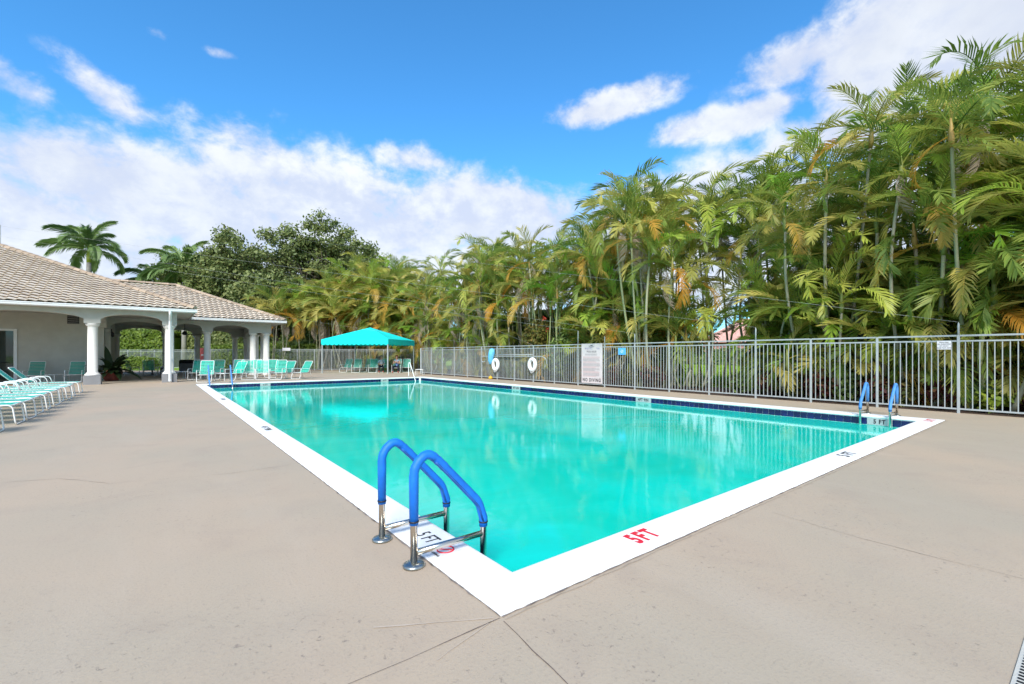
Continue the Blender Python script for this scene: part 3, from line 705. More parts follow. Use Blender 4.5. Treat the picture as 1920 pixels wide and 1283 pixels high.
# ---- pavilion
pav = tag(empty('pavilion', (0, 0, 0)), 'open tiled pavilion with clustered round columns beyond the left end of the pool', 'building')
QX, QY, QB = 5.45, 31.9, 43.5; HT = (QB - QY) / 2; QRZ = ZE2 + PITCH * HT; QXL = -5.9
roof_p = empty('roof'); roof_p.parent = pav
b = MB(); s_tiles(b, (QXL, QY, ZE2), (1, 0, 0), (0, math.cos(cth), math.sin(cth)), lambda v: max(0, (EX - QXL) - v * math.cos(cth) - .1), lambda v: QX - QXL - v * math.cos(cth), HT / math.cos(cth))
tag(b.build('roof_tiles', 'roof_tile', roof_p), None, None, None, 'stuff')
b = MB(); s_tiles(b, (QX, QY, ZE2), (0, 1, 0), (-math.cos(cth), 0, math.sin(cth)), lambda v: v * math.cos(cth), lambda v: QB - QY - v * math.cos(cth), HT / math.cos(cth))
tag(b.build('roof_tiles', 'roof_tile', roof_p), None, None, None, 'stuff')
b = MB(); b.add([(EX, QY + .02, ZE2 - .03), (QX - .02, QY + .02, ZE2 - .03), (QX - .02, QB, ZE2 - .03), (EX, QB, ZE2 - .03), (QX - HT, QY + HT, QRZ - .06), (QXL, QY + HT, QRZ - .06)], [(0, 1, 4, 5), (1, 2, 4), (2, 3, 5, 4)]); b.build('roof_deck', 'ridge_tile', roof_p)
caps((QX, QY, ZE2), (QX - HT, QY + HT, QRZ), roof_p); caps((QX - HT, QY + HT, QRZ), (QXL, QY + HT, QRZ), roof_p)
b = MB(); b.box((EX + .002, QY + .02, ZE), (QX - .02, QB, ZE + .02)); b.build('soffit', 'ceiling', pav)
gutter((EX + .12, QY), (QX + .08, QY), (0, -1), pav); gutter((QX, QY + .001), (QX, QB), (1, 0), pav)
qc = [ray_y(388, 33.2)[0], ray_y(474, 33.2)[0], ray_y(499, 33.2)[0]]; xr = qc[2]
b = MB(); x_l = CX2 + .24; arch_beam(b, (x_l, 33.2), (xr + .27, 33.2), .46, [(.05, qc[0] - .29 - x_l), (qc[0] + .29 - x_l, qc[1] - .27 - x_l)], ZC, ZA, ZCR, ZE); b.build('arched_beam', 'stucco', pav)
b = MB(); arch_beam(b, (x_l, 42.2), (xr + .27, 42.2), .46, [(.05, qc[0] - .29 - x_l), (qc[0] + .29 - x_l, qc[1] - .27 - x_l)], ZC, ZA, ZCR, ZE); b.build('arched_beam', 'stucco', pav)
b = MB(); arch_beam(b, (xr + .02, 33.44), (xr + .02, 41.96), .44, [(1.2, 7.3)], ZC, ZA, ZCR, ZE); b.build('arched_beam', 'stucco', pav)
for (x, y) in ((qc[0], 33.2), (qc[1], 33.2), (xr, 33.2), (xr, 34.35), (qc[1] + .62, 36.2), (qc[0], 42.2), (qc[1], 42.2), (xr, 42.2), (xr, 41.0)): column(x, y, pav, .19, False)
# ceiling fan
fan = tag(empty('ceiling_fan', (*at(346, 31.0), 0)), 'black ceiling fan hanging under the pavilion roof', 'fan')
b = MB(); b.tube([(0, 0, 2.95), (0, 0, ZE)], .018, 8); b.build('rod', 'dark', fan)
b = MB(); b.lathe([(.05, 2.72), (.14, 2.76), (.16, 2.86), (.10, 2.95), (.03, 3.0)], 14); b.build('motor', 'dark', fan, True)
for i in range(4):
    b = MB(); M = Matrix.Rotation(PI / 2 * i + .5, 4, 'Z') @ Matrix.Rotation(.2, 4, 'X'); b.box((.15, -.07, 2.84), (.78, .07, 2.855), None, M); b.build('blade', 'dark', fan)

# ================================================================== CANOPY
FRc = Vector(at(727, 33.2)); FLc = Vector(at(604, 34.2)); wd = (FRc - FLc); W_ = wd.length; wx = wd.normalized(); wy = Vector((-wx.y, wx.x)); DP = 4.7
can = tag(empty('canopy', (FLc.x, FLc.y, 0), math.atan2(wx.y, wx.x)), 'turquoise canvas canopy with scalloped valance on four pale posts', 'canopy')
ZV0, ZV1, ZAP = 2.10, 2.53, 3.54; o_ = .06
b = MB(); n_ = 10
cs = [(-o_, -o_), (W_ + o_, -o_), (W_ + o_, DP + o_), (-o_, DP + o_)]; ap = Vector((W_ / 2, DP / 2, ZAP))
for i in range(4):
    p, q = Vector((*cs[i], ZV1)), Vector((*cs[(i + 1) % 4], ZV1))
    V_ = []; rows = 6
    for r_ in range(rows + 1):
        t_ = r_ / rows
        for k_ in range(n_ + 1):
            s_ = k_ / n_; base = p.lerp(q, s_); pt = base.lerp(ap, t_); pt.z -= .10 * math.sin(PI * t_) * (1 - abs(2 * s_ - 1)) ; V_.append(pt)
    b.add(V_, [(r_ * (n_ + 1) + k_, r_ * (n_ + 1) + k_ + 1, (r_ + 1) * (n_ + 1) + k_ + 1, (r_ + 1) * (n_ + 1) + k_) for r_ in range(rows) for k_ in range(n_)])
b.build('canvas_roof', 'canvas', can, True)
for i in range(4):
    b = MB(); p, q = Vector((*cs[i], 0)), Vector((*cs[(i + 1) % 4], 0)); ns = 15; per = 8; V_ = []
    for k_ in range(ns * per + 1):
        t_ = k_ / (ns * per); pt = p.lerp(q, t_); z = ZV0 + .07 - .07 * abs(math.sin(PI * k_ / per)) ; V_ += [(pt.x, pt.y, ZV1 + .002), (pt.x, pt.y, z)]
    b.add(V_, [(2 * k_, 2 * k_ + 2, 2 * k_ + 3, 2 * k_ + 1) for k_ in range(ns * per)]); b.build('valance', 'canvas', can)
for (x, y) in ((0, 0), (W_, 0), (W_, DP), (0, DP)):
    b = MB(); b.bbox((x - .04, y - .04, 0), (x + .04, y + .04, ZV1 - .03), .006); b.bbox((x - .09, y - .09, 0), (x + .09, y + .09, .012), .004); b.build('post', 'fence_metal', can)
b = MB(); b.box((.04, -.03, ZV1 - .07), (W_ - .04, .03, ZV1 - .03)); b.box((.04, DP - .03, ZV1 - .07), (W_ - .04, DP + .03, ZV1 - .03)); b.box((-.03, .04, ZV1 - .07), (.03, DP - .04, ZV1 - .03)); b.box((W_ - .03, .04, ZV1 - .07), (W_ + .03, DP - .04, ZV1 - .03)); b.build('frame', 'fence_metal', can)

# ================================================================== POOL LADDERS AND RAILS
def rail_path():      # side view of one ladder rail: x toward the water
    return bend((0, 0, .02), [(0, 0, .66), (.10, 0, .745), (.195, 0, .66), (.555, 0, .28)], (.555, 0, -.95), .11, 6)
def ladder(name, loc, rz, label, mats, gap=.54):
    L = tag(empty(name, loc, rz), label, 'ladder', 'pool ladders')
    for y in (0, gap):
        P_ = [p + Vector((0, y, 0)) for p in rail_path()]
        b = MB(); b.tube(P_, .0240, 14); rl = b.build('handrail', 'chrome', L, True)
        top = [p for p in P_ if p.z > .265 or (p.x < .3 and p.z > .27)]
        top = [Vector((0, y, .275))] + [p for p in P_ if (p.z > .29 and p.x < .55)] + [Vector((.555, y, .20)), Vector((.555, y, .14))]
        rr_ = [.0315 + .0014 * math.sin(i * 2.3) for i in range(len(top))]; rr_[0] = .030; rr_[-1] = .030
        mt = mats[0] if y == gap else mats[1]
        b = MB(); b.tube(top, rr_, 14); gp = b.build('grip_sleeve', mt, rl, True)
        b = MB(); b.tube([(0, y, .292), (0, y, .302)], .0335, 14); b.tube([(.555, y, .168), (.555, y, .178)], .0335, 14); b.build('cable_tie', 'dark', gp, True)
        b = MB(); b.tube([p + Vector((-.014, -.022, -.018)) for p in top if p.x > .16 and p.z > .2], .009, 6); b.build('seam', 'blue_grip_dark', gp, True)
        b = MB(); b.tube([(.02, y, .088), (.535, y, .088)], .0215, 12); b.build('crossbar', 'chrome', rl, True)
        b = MB(); b.lathe([(.072, 0), (.074, .012), (.064, .022), (.040, .028), (.028, .032)], 22, c=(0, y, 0)); b.build('flange', 'flange', rl, True)
    for z in (-.36, -.66, -.92):
        b = MB(); b.bbox((.50, .02, z - .02), (.61, gap - .02, z + .012), .008); b.build('tread', 'white_metal', L)
    return L
ladder('pool_ladder', (-.11, .82, 0), 0, 'pool ladder with bright blue grips at the near pool corner', ('blue_grip', 'blue_grip'))
ladder('pool_ladder', (PW + .11, 1.36, 0), PI, 'pool ladder with pale blue grips at the far right corner by the fence', ('blue_grip_faded', 'blue_grip_faded'))
def entry_rail(x, mt, sleeve, label, z1=.86):
    E = tag(empty('entry_rail', (x, PL + .13, 0), -PI / 2), label, 'handrail', 'stair rails at the far pool end')
    P_ = bend((0, 0, 0), [(0, 0, z1), (.18, 0, z1)] if sleeve is None else [(0, 0, z1)], (.98, 0, -.24), .12, 5); P_ += [Vector((.99, 0, -.45))]
    P_ = [a.lerp(c, k_ / 6) for a, c in zip(P_, P_[1:]) for k_ in range(6)] + [P_[-1]]
    b = MB(); b.tube(P_, .024, 10); b.build('tube', mt, E, True)
    if sleeve:
        b = MB(); b.tube([p for p in P_ if p.z > -.12 and p.x > .02], .031, 10); b.build('grip_sleeve', sleeve, E, True)
    b = MB(); b.lathe([(.065, 0), (.065, .015), (.03, .03)], 14); b.build('flange', 'flange', E)
entry_rail(.50, 'chrome', 'blue_grip_faded', 'faded blue stair rail nearest the far left pool corner', .92)
entry_rail(1.40, 'chrome', 'blue_grip_faded', 'faded blue stair rail second from the far left pool corner', .92)
entry_rail(ray_y(766, PL + .13)[0], 'white_metal', None, 'bare pale metal stair rail at the far right pool corner', .90)

# ================================================================== FURNITURE
def u_tube(b, pts, r=.0125, n=7): b.tube(pts, r, n)
def make_chair(name, strapmat, back_deg=22, h=.62):
    """low strap armchair, facing -y, seat centre at origin"""
    t = empty(name); w2 = .29; zs = .37; yb = .25; yf = -.27
    s_, c_ = math.sin(R(back_deg)), math.cos(R(back_deg)); top = (yb + h * s_, zs + h * c_)
    b = MB()
    for sx in (-1, 1):      # armrest loop, front and rear legs in one bent tube
        x = sx * (w2 + .035)
        b = MB(); b.tube(bend((x, yf - .05, .0), [(x, yf - .02, .60), (x, yb + .10, .58)], (x, yb + .26, .0), .07), .0135, 7); b.build('arm_frame', 'white_metal', t, True)
    b = MB(); b.tube(bend((-w2 - .03, yf, .34), [(-w2 - .02, yf - .12, .012), (w2 + .02, yf - .12, .012)], (w2 + .03, yf, .34), .07), .0125, 7); b.build('front_leg_loop', 'white_metal', t, True)
    b = MB(); b.tube(bend((-w2, yf, zs), [(-w2, yb, zs - .03), (-w2, top[0], top[1]), (w2, top[0], top[1]), (w2, yb, zs - .03)], (w2, yf, zs), .07), .0135, 7); b.tube([(-w2, yf, zs), (w2, yf, zs)], .0125, 7)
    b.build('seat_frame', 'white_metal', t, True)
    b = MB()
    n_ = 9
    for i in range(n_):
        f = (i + .55) / n_ ; y = yb + h * s_ * f * .96; z = zs + h * c_ * f * .96
        b.box((-w2 - .014, -.025, -.004), (w2 + .014, .025, .004), None, Matrix.Translation((0, y, z)) @ Matrix.Rotation(R(90 - back_deg), 4, 'X'))
    tag(b.build('back_straps', strapmat, t), None, None, None, 'stuff')
    b = MB()
    for i in range(8): y = yf + .04 + i * .062; b.box((-w2 - .014, y - .025, zs - .01), (w2 + .014, y + .025, zs - .002))
    tag(b.build('seat_straps', strapmat, t), None, None, None, 'stuff')
    return t
def make_chaise(name, back=12):
    """strap chaise longue, foot end at x=0, head toward -x"""
    t = empty(name); w2 = .31; zs = .40; Lx = -1.25; hb = .74
    c_, s_ = math.cos(R(back)), math.sin(R(back))
    b = MB()
    for sy in (-1, 1): b.tube(bend((.0, sy * w2, zs - .0), [(-.35, sy * w2, zs)], (Lx, sy * w2, zs), .05), .014, 7)
    b.tube([(-.02, -w2, zs), (-.02, w2, zs)], .013, 7); b.tube([(Lx, -w2, zs), (Lx, w2, zs)], .013, 7); b.build('frame', 'white_metal', t, True)
    b = MB(); b.tube(bend((-.30, -w2 - .02, zs - .01), [(-.03, -w2 - .02, zs + .0), (.02, -w2 - .02, .012), (.02, w2 + .02, .012), (-.03, w2 + .02, zs + .0)], (-.30, w2 + .02, zs - .01), .09), .0135, 7); b.build('foot_leg_loop', 'white_metal', t, True)
    b = MB(); b.tube(bend((Lx + .28, -w2 - .02, zs - .01), [(Lx + .06, -w2 - .02, .012), (Lx + .06, w2 + .02, .012)], (Lx + .28, w2 + .02, zs - .01), .08), .0135, 7); b.build('rear_leg_loop', 'white_metal', t, True)
    b = MB()
    for sy in (-1, 1): b = MB(); b.tube(bend((Lx + .48, sy * (w2 + .03), zs - .02), [(Lx + .40, sy * (w2 + .03), zs + .22), (Lx + .02, sy * (w2 + .03), zs + .22)], (Lx - .06, sy * (w2 + .03), zs - .02), .08), .0135, 7); b.build('arm_frame', 'white_metal', t, True)
    b = MB(); b.tube(bend((Lx, -w2, zs + .01), [(Lx - hb * c_, -w2, zs + .01 + hb * s_), (Lx - hb * c_, w2, zs + .01 + hb * s_)], (Lx, w2, zs + .01), .07), .014, 7); b.build('back_frame', 'white_metal', t, True)
    b = MB()
    for i in range(17): x = -.07 - i * .070; b.box((x - .028, -w2 - .015, zs - .002), (x + .028, w2 + .015, zs + .008))
    tag(b.build('seat_straps', 'strap', t), None, None, None, 'stuff')
    b = MB()
    for i in range(10):
        f = .06 + i * .069; M = Matrix.Translation((Lx - f * c_, 0, zs + .012 + f * s_)) @ Matrix.Rotation(R(back), 4, 'Y'); b.box((-.028, -w2 - .015, -.004), (.028, w2 + .015, .006), None, M)
    tag(b.build('back_straps', 'strap', t), None, None, None, 'stuff')
    return t
def place(o, x, y, rz, label, cat, group):
    o.location = (x, y, 0); o.rotation_euler = (0, 0, rz); tag(o, label, cat, group); return o
protos = {}
def inst(key, maker, *a):
    if key not in protos: protos[key] = maker(*a); return protos[key]
    src = protos[key]; c = src.copy(); col.objects.link(c)
    for ch in src.children:
        d = ch.copy(); col.objects.link(d); d.parent = c
    return c
ORD_MORE = ['seventeenth', 'eighteenth', 'nineteenth', 'twentieth', 'twenty-first', 'twenty-second', 'twenty-third']
ORD = ['first', 'second', 'third', 'fourth', 'fifth', 'sixth', 'seventh', 'eighth', 'ninth', 'tenth', 'eleventh', 'twelfth', 'thirteenth', 'fourteenth', 'fifteenth', 'sixteenth'] + ORD_MORE
# row of chaises along the left side
cy_ = [10.15, 11.55, 12.45, 13.5, 14.62, 15.75, 16.95, 17.9, 19.2, 20.8]
for i, y in enumerate(cy_):
    up = i in (8, 9)
    o = inst('chaise_up' if up else 'chaise', make_chaise, 'chaise_longue', 48 if up else 8)
    place(o, -3.66 + rnd.uniform(-.04, .04), y, R(rnd.uniform(-4, 4)), 'turquoise strap chaise with white frame in the left row, %s from the camera%s' % (ORD[i], ', raised' if up else ''), 'chaise', 'chaises along the left side of the pool')
# chairs near the pavilion: (photo x, base y, back tilt type, turn)
near = [(352 + 17, 712, 'chair', 0), (386, 717, 'chair', 6), (406, 711.5, 'chair', -4), (441, 713.5, 'chair_back', -24), (447, 708, 'chair', 4), (466, 712.5, 'chair', 14), (478, 708, 'chair', -6),
        (494, 712.5, 'chair', 10), (511, 708, 'chair', 0), (524, 712, 'chair', -12), (536, 710.5, 'chair_back', -28), (566, 711, 'chair_back', -38)]
for i, (px, py, kd, a) in enumerate(near):
    o = inst(kd, make_chair, 'strap_chair', 'strap', 20 if kd == 'chair' else 32, .76); X, Y = gnd(px, py)
    place(o, X, Y + .35, R(a) - YAW * .55, 'turquoise strap chair with white frame between pool and pavilion, %s from the left' % ORD[i], 'chair', 'chairs between pool and pavilion')
# chairs under the canopy
shade = [(640, 699), (661, 699.5), (679, 698.5), (693, 699.5), (709, 699), (738, 700), (757, 699)]
for i, (px, py) in enumerate(shade):
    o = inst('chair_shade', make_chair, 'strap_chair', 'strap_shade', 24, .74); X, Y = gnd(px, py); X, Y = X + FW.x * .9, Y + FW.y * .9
    place(o, X, Y, -YAW + R((-14, 4, -20, 8, -12, 5, 10)[i]), 'green strap chair under the turquoise canopy, %s from the left' % ORD[i], 'chair', 'chairs under the canopy')
    if i in (4, 5): protos['seat%d' % i] = (X, Y, o.rotation_euler.z)
# two chairs by the clubhouse wall, three in the breezeway
for i, (px, y, lab, a) in enumerate(((63, 30.5, 'green strap chair against the grey clubhouse wall beside the glass door', 0), (140, 30.2, 'green strap chair against the grey clubhouse wall beside the first white column', 0), (280, 35.5, 'green strap chair seen through the breezeway arch, back to the camera', 180), (254, 35.8, 'green strap chair in the breezeway turned sideways beside the potted plant', 80), (306, 36.2, 'green strap chair in the breezeway half hidden by the second column', -80))):
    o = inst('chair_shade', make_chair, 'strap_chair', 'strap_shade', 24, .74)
    place(o, ray_y(px, y)[0], y, R(a) - .12, lab, 'chair', 'chairs in the clubhouse porch')
def make_table(name, s=.25, h=.40):
    t = empty(name); b = MB(); b.bbox((-s, -s, h - .03), (s, s, h), .012); b.build('table_top', 'white_metal', t)
    for sx in (-1, 1):
        for sy in (-1, 1):
            b = MB(); b.tube([(sx * (s - .03), sy * (s - .03), h - .031), (sx * (s + .015), sy * (s + .015), 0)], .012, 7); b.build('leg', 'white_metal', t)
    return t
for (X, Y), lab in ((( ray_y(101, 30.6)[0], 30.6), 'small white side table between the two chairs at the clubhouse wall'), (gnd(345, 709), 'small white side table beside the second white column'), (gnd(417, 714), 'small white side table among the chairs behind the stair rails'), (gnd(787, 703.5), 'small white side table beside the canopy near the fence corner')):
    o = inst('table', make_table, 'side_table'); place(o, X, Y, -YAW, lab, 'table', 'small side tables')
# patio table in the breezeway
tb_ = tag(empty('patio_table', (ray_y(285, 36.6)[0], 36.6, 0)), 'round patio table among the chairs in the breezeway', 'table')
b = MB(); b.lathe([(.0, .70), (.62, .70), (.63, .715), (.62, .73), (0, .73)], 24); b.build('table_top', 'stucco_grey', tb_)
b = MB(); b.lathe([(.30, 0), (.28, .03), (.05, .08), (.04, .69)], 14); b.build('pedestal', 'stucco_grey', tb_)
gr_ = tag(empty('barbecue_grill', (*at(352, 33.6), 0), -YAW), 'dark grill on a cart standing under the pavilion', 'grill')
b = MB(); b.bbox((-.5, -.28, .75), (.5, .28, 1.02), .06); b.build('lid', 'dark', gr_)
b = MB(); b.box((-.48, -.26, .12), (.48, .26, .748)); b.build('cabinet', 'stucco_grey', gr_)

# potted plant by the first column
px_, py_ = gnd(208, 711.5)
pot = tag(empty('potted_plant', (ray_y(209, 30.2)[0], 30.2, 0)), 'big leafy plant in a dark terracotta pot beside the first white column', 'plant')
b = MB(); b.lathe([(.24, 0), (.28, .03), (.38, .20), (.42, .36), (.45, .38), (.45, .44), (.40, .44), (.38, .38), (.0, .37)], 24); b.build('pot', 'terracotta', pot, True)
def blade(b, base, az_, pitch, L, wd, droop, mt=None):
    d = Vector((math.cos(az_) * math.cos(pitch), math.sin(az_) * math.cos(pitch), math.sin(pitch))); sd = Vector((-math.sin(az_), math.cos(az_), 0)); P_ = []; p = Vector(base); n_ = 5
    for i in range(n_ + 1):
        t_ = i / n_; wd_ = wd * math.sin(PI * min(1, .12 + t_ * .88)) ** .8; up = Vector((0, 0, .12 * wd_))
        P_ += [p - sd * wd_ / 2 + up, p.copy(), p + sd * wd_ / 2 + up]; p = p + d * (L / n_); d = (d + Vector((0, 0, -droop / n_))).normalized()
    b.add(P_, [f for i in range(n_) for f in ((3 * i, 3 * i + 1, 3 * i + 4, 3 * i + 3), (3 * i + 1, 3 * i + 2, 3 * i + 5, 3 * i + 4))], mt)
for i in range(46):
    b = MB(); blade(b, (rnd.uniform(-.12, .12), rnd.uniform(-.12, .12), .38), rnd.uniform(0, 2 * PI), R(rnd.uniform(12, 84)), rnd.uniform(1.0, 1.55), rnd.uniform(.24, .38), rnd.uniform(.9, 1.9)); b.build('leaf', 'pot_leaf', pot, True)
for a in (-1.2, -1.9):
    b = MB(); blade(b, (0, 0, .5), a, R(28), .62, .24, 1.2); b.build('leaf', 'orange_roof', pot, True)

# ---- signs and rescue gear on the long fence
SX = FX - .035
rs = tag(empty('pool_rules_sign', (SX, 0, 0)), 'tall white pool rules board ending in NO DIVING on the long fence', 'sign')
ya, yb = ray_x(1090.5, SX)[0], ray_x(1129.5, SX)[0]; yc = (ya + yb) / 2; sw = ya - yb; z0_, z1_ = .14, FT + .01
b = MB(); b.bbox((-.008, yb, z0_), (.004, ya, z1_), .002); b.build('board', 'rules_board', rs)
SF = lambda z, y=None: frame((-.0105, yc if y is None else y, z), (0, -1, 0), (0, 0, 1))
H_ = z1_ - z0_
text('lettering', 'NO DIVING', .205, 'black_paint', SF(z0_ + .135), rs, .006, .001, .84)
text('lettering', 'POOL RULES', .11, 'print_grey', SF(z0_ + H_ * .795), rs, .004, .001, .80)
text('lettering', 'MAJESTIC', .125, 'print_violet', SF(z0_ + H_ * .875, yc + sw * .15), rs, .001, .001, .78)
text('lettering', 'Isles', .13, 'print_violet', SF(z0_ + H_ * .875, yc - sw * .31), rs, .000, .001, .85)
b = MB()
b.tube([(-.0105, yc + .16 * math.cos(t_ * PI / 14), z0_ + H_ * .945 + .065 * math.sin(t_ * PI / 14)) for t_ in range(13, 30)], .007, 5)
for i in range(4): b.tube([(-.0105, yc - .10 + .03 * i, z0_ + H_ * .925), (-.0105, yc - .03 + .035 * i, z0_ + H_ * .965), (-.0105, yc + .02 + .03 * i, z0_ + H_ * .93)], .006, 5)
b.build('emblem', 'print_grey', rs)
for li in range(24):      # lines of small print, too small to read in the photograph
    zz = z0_ + H_ * (.735 - li * .0245); bb = MB(); cur = ya - sw * .09; end = yb + sw * (.10 + (.25 * rnd.random() if li % 3 == 2 else .02))
    if li < 2: cur -= sw * .10; end += sw * .12
    if li == 2: continue
    while cur > end + .02:
        l_ = rnd.uniform(.03, .11); l_ = min(l_, cur - end); bb.box((-.0115, cur - l_, zz - .008), (-.0085, cur, zz + .008)); cur -= l_ + .018
    bb.build('small_print', 'print_red' if li % 5 in (3, 4) else 'print_grey', rs)
bs = tag(empty('fence_sign', (SX, 0, 0)), 'small bright blue square sign on the long fence right of the rules board', 'sign', 'small signs on the long fence')
ya, yb = ray_x(1159.5, SX)[0], ray_x(1173.5, SX)[0]; yc2 = (ya + yb) / 2; Zs = 18.6
b = MB(); b.bbox((-.006, yb, hgt(665.5, Zs)), (.004, ya, hgt(652.5, Zs)), .002); b.build('board', 'sign_blue', bs)
b = MB(); b.tube([(-.0085, yc2 + .05 * math.cos(t_), hgt(659, Zs) + .05 * math.sin(t_)) for t_ in [k_ * PI / 8 for k_ in range(16)]], .010, 5, closed=True); b.build('emblem', 'sign_white', bs)
fs = tag(empty('fence_sign', (SX, 0, 0)), 'small white sign with four lines of print on the fence at far right', 'sign', 'small signs on the long fence')
ya, yb = ray_x(1757.5, SX)[0], ray_x(1784, SX)[0]; Zs = 11.0; za, zb = hgt(655.5, Zs), hgt(639.5, Zs)
b = MB(); b.bbox((-.006, yb, za), (.004, ya, zb), .002); b.build('board', 'sign_white', fs)
for i, s_ in enumerate(('Please Keep', 'ALL FURNITURE', '4FT AWAY', 'FROM POOL EDGE')):
    text('lettering', s_, .040, 'print_grey', frame((-.0085, (ya + yb) / 2, zb - (zb - za) * (.17 + .22 * i)), (0, -1, 0), (0, 0, 1)), fs, .0005, .0008, .82)
ws = tag(empty('fence_sign', (*at(537, 39.8), 0), -YAW), 'narrow white plate on the distant fence right of the pavilion', 'sign')
b = MB(); b.bbox((-.35, -.04, 1.72), (.35, -.03, 1.98), .002); b.build('board', 'sign_white', ws)
rsn = tag(empty('red_sign', (*at(376, 38.5), 0), -YAW), 'faded red notice on the fence behind the pavilion columns', 'sign')
b = MB(); b.bbox((-.42, -.02, .75), (.42, 0, 1.95), .004); b.build('board', 'sign_red', rsn)
b = MB(); b.box((-.33, -.024, 1.28), (-.04, -.021, 1.40)); b.box((.05, -.024, 1.30), (.28, -.021, 1.42)); b.build('panel', 'sign_white', rsn)
# life rings
for i, px in enumerate((929, 998)):
    y, Z = ray_x(px, FX - .10); zc_ = hgt(684, Z)
    lr = tag(empty('life_ring', (FX - .09, y, zc_)), 'white life ring on the long fence, %s' % ('the one beside the pale blue pool net' if i == 0 else 'the one nearer the rules board'), 'life ring', 'life rings on the fence')
    b = MB(); b.tube([(0, .225 * math.cos(t_ * PI / 16), .275 * math.sin(t_ * PI / 16)) for t_ in range(32)], .098, 12, closed=True); b.build('ring', 'ring_white', lr, True)
    b = MB()
    for q in range(4):
        a = PI / 4 + q * PI / 2; b.tube([(-.03 + .105 * math.cos(t_), (.225 + .105 * math.sin(t_) * 0) * math.cos(a), .275 * math.sin(a)) for t_ in (0, 1)], .004, 5)
    b.tube(bend((-.04, .15, -.33), [(-.04, .0, -.45)], (-.04, -.15, -.33), .1), .012, 6); b.tube([(-.02, 0, .28), (.03, 0, .40)], .014, 6)
    b.build('grab_rope', 'ring_white', lr, True)
# shepherd's crook pole, second pole, blue float
y0_, Z0_ = ray_x(904, FX - .12); y1_, Z1_ = ray_x(1013, FX - .12); zz = 1.30
hk = tag(empty('rescue_hook', (FX - .12, 0, zz)), 'long pale rescue pole with curled hook hung level on the fence', 'rescue pole')
pts = [(0, y0_ - .18 + .22 * math.sin(t_), -.20 + .20 * math.cos(t_)) for t_ in [PI * 1.55 - k_ * PI * 1.55 / 12 for k_ in range(13)]]
pts = [(0, y0_ - .12 + .20 * math.sin(a), -.17 + .17 * math.cos(a)) for a in [R(230) - k_ * R(230) / 12 for k_ in range(13)]]
b = MB(); b.tube(pts + bend((0, y0_ - .4, 0), [(0, y1_ - .15, 0), (0, y1_ - .45, -.10), (0, y1_ - .45, -.42)], (0, y1_ - .25, -.60), .2), .020, 8); b.build('pole', 'fence_metal', hk, True)
ya_, yb_ = ray_x(926, FX - .12)[0], ray_x(999, FX - .12)[0]
b = MB(); b.tube([(0, ya_, .085), (0, yb_, .085)], .022, 8); b.build('spare_pole', 'fence_metal', hk, True)
for y in (ya_ - .4, yb_ + .3):
    b = MB(); b.tube([(-.03, y, -.03), (.10, y, -.03)], .012, 6); b.tube([(-.03, y, -.03), (-.03, y, .13)], .012, 6); b.build('bracket', 'fence_metal', hk)
yf_ = ray_x(923, FX - .16)[0]
fl = tag(empty('pool_net', (FX - .19, yf_, 0)), 'pale blue leaf net hanging at the left end of the rescue pole', 'pool net')
b = MB(); P_ = [(0, .0, 1.75), (0, -.02, 1.70), (0, .0, 1.50), (0, .08, 1.28), (0, .14, 1.02), (0, .16, .88), (0, .16, .84)]; b.tube(P_, [.02, .14, .185, .175, .13, .07, .02], 12); b.build('net_bag', 'float_blue', fl, True)
y, Z = ray_x(920, FX - .10); yv = tag(empty('rope_bag', (FX - .11, y, 0)), 'small yellow rope bag on the deck under the blue pool net', 'bag')
b = MB(); b.lathe([(.02, .0), (.11, .02), (.12, .10), (.07, .16), (.02, .17)], 10); b.build('bag', 'yellow', yv, True)
b = MB(); b.tube([(0, 0, .165), (.02, .01, .21), (.0, .03, .24)], .01, 6); b.build('cord', 'yellow', yv)

# ================================================================== VEGETATION
def frond_mesh(name, mt, L=2.1, bendd=95, pairs=34, ll=.58, vee=28, droop=.55, seed=0, bare=.16, wdt=.042, ragged=0.0):
    """one pinnate palm leaf growing along +x, arching down; leaflets in two ranks"""
    r_ = random.Random(seed); N = 12; pts = []; dirs = []; p = Vector((0, 0, 0)); a = 0.0
    for i in range(N + 1):
        t_ = i / N; a = -R(bendd) * t_ ** 1.5; d = Vector((math.cos(a), 0, math.sin(a))); pts.append(p.copy()); dirs.append(d); p = p + d * (L / N)
    b = MB(); b.tube(pts, [.020 * (1 - .85 * i / N) + .002 for i in range(N + 1)], 4)
    for k_ in range(pairs):
        t_ = bare + (1 - bare) * (k_ + .5) / pairs; f = t_ * N; i = min(int(f), N - 1); q = pts[i].lerp(pts[i + 1], f - i); d = dirs[i].lerp(dirs[i + 1], f - i).normalized()
        up = Vector((0, 1, 0)).cross(d) * -1
        if up.z < 0 and abs(d.x) > .2: up = -up if d.x < 0 else up
        u2 = (t_ - bare) / (1 - bare); l_ = ll * (math.sin(PI * (.14 + .80 * u2)) ** .75) * r_.uniform(.85, 1.12); wd_ = wdt * r_.uniform(.8, 1.2)
        for s_ in (-1, 1):
            if r_.random() < ragged: continue
            fw_ = R(52 - 22 * u2 + r_.uniform(-6, 6)); vv = R(vee + r_.uniform(-9, 9))
            side = Vector((0, s_, 0)); dd_ = (d * math.cos(fw_) + (side * math.cos(vv) + up * math.sin(vv)) * math.sin(fw_)).normalized()
            wv = d.cross(dd_).cross(dd_).normalized() * wd_
            m_ = q + dd_ * l_ * .5 + Vector((0, 0, -.03 * droop)); e_ = q + dd_ * l_ * .92 + Vector((0, 0, -l_ * droop * r_.uniform(.5, 1.1) * .55))
            b.add([q - wv * .35, q + wv * .35, m_ - wv * .5, m_ + wv * .5, e_], [(0, 1, 3, 2), (2, 3, 4)])
    return b
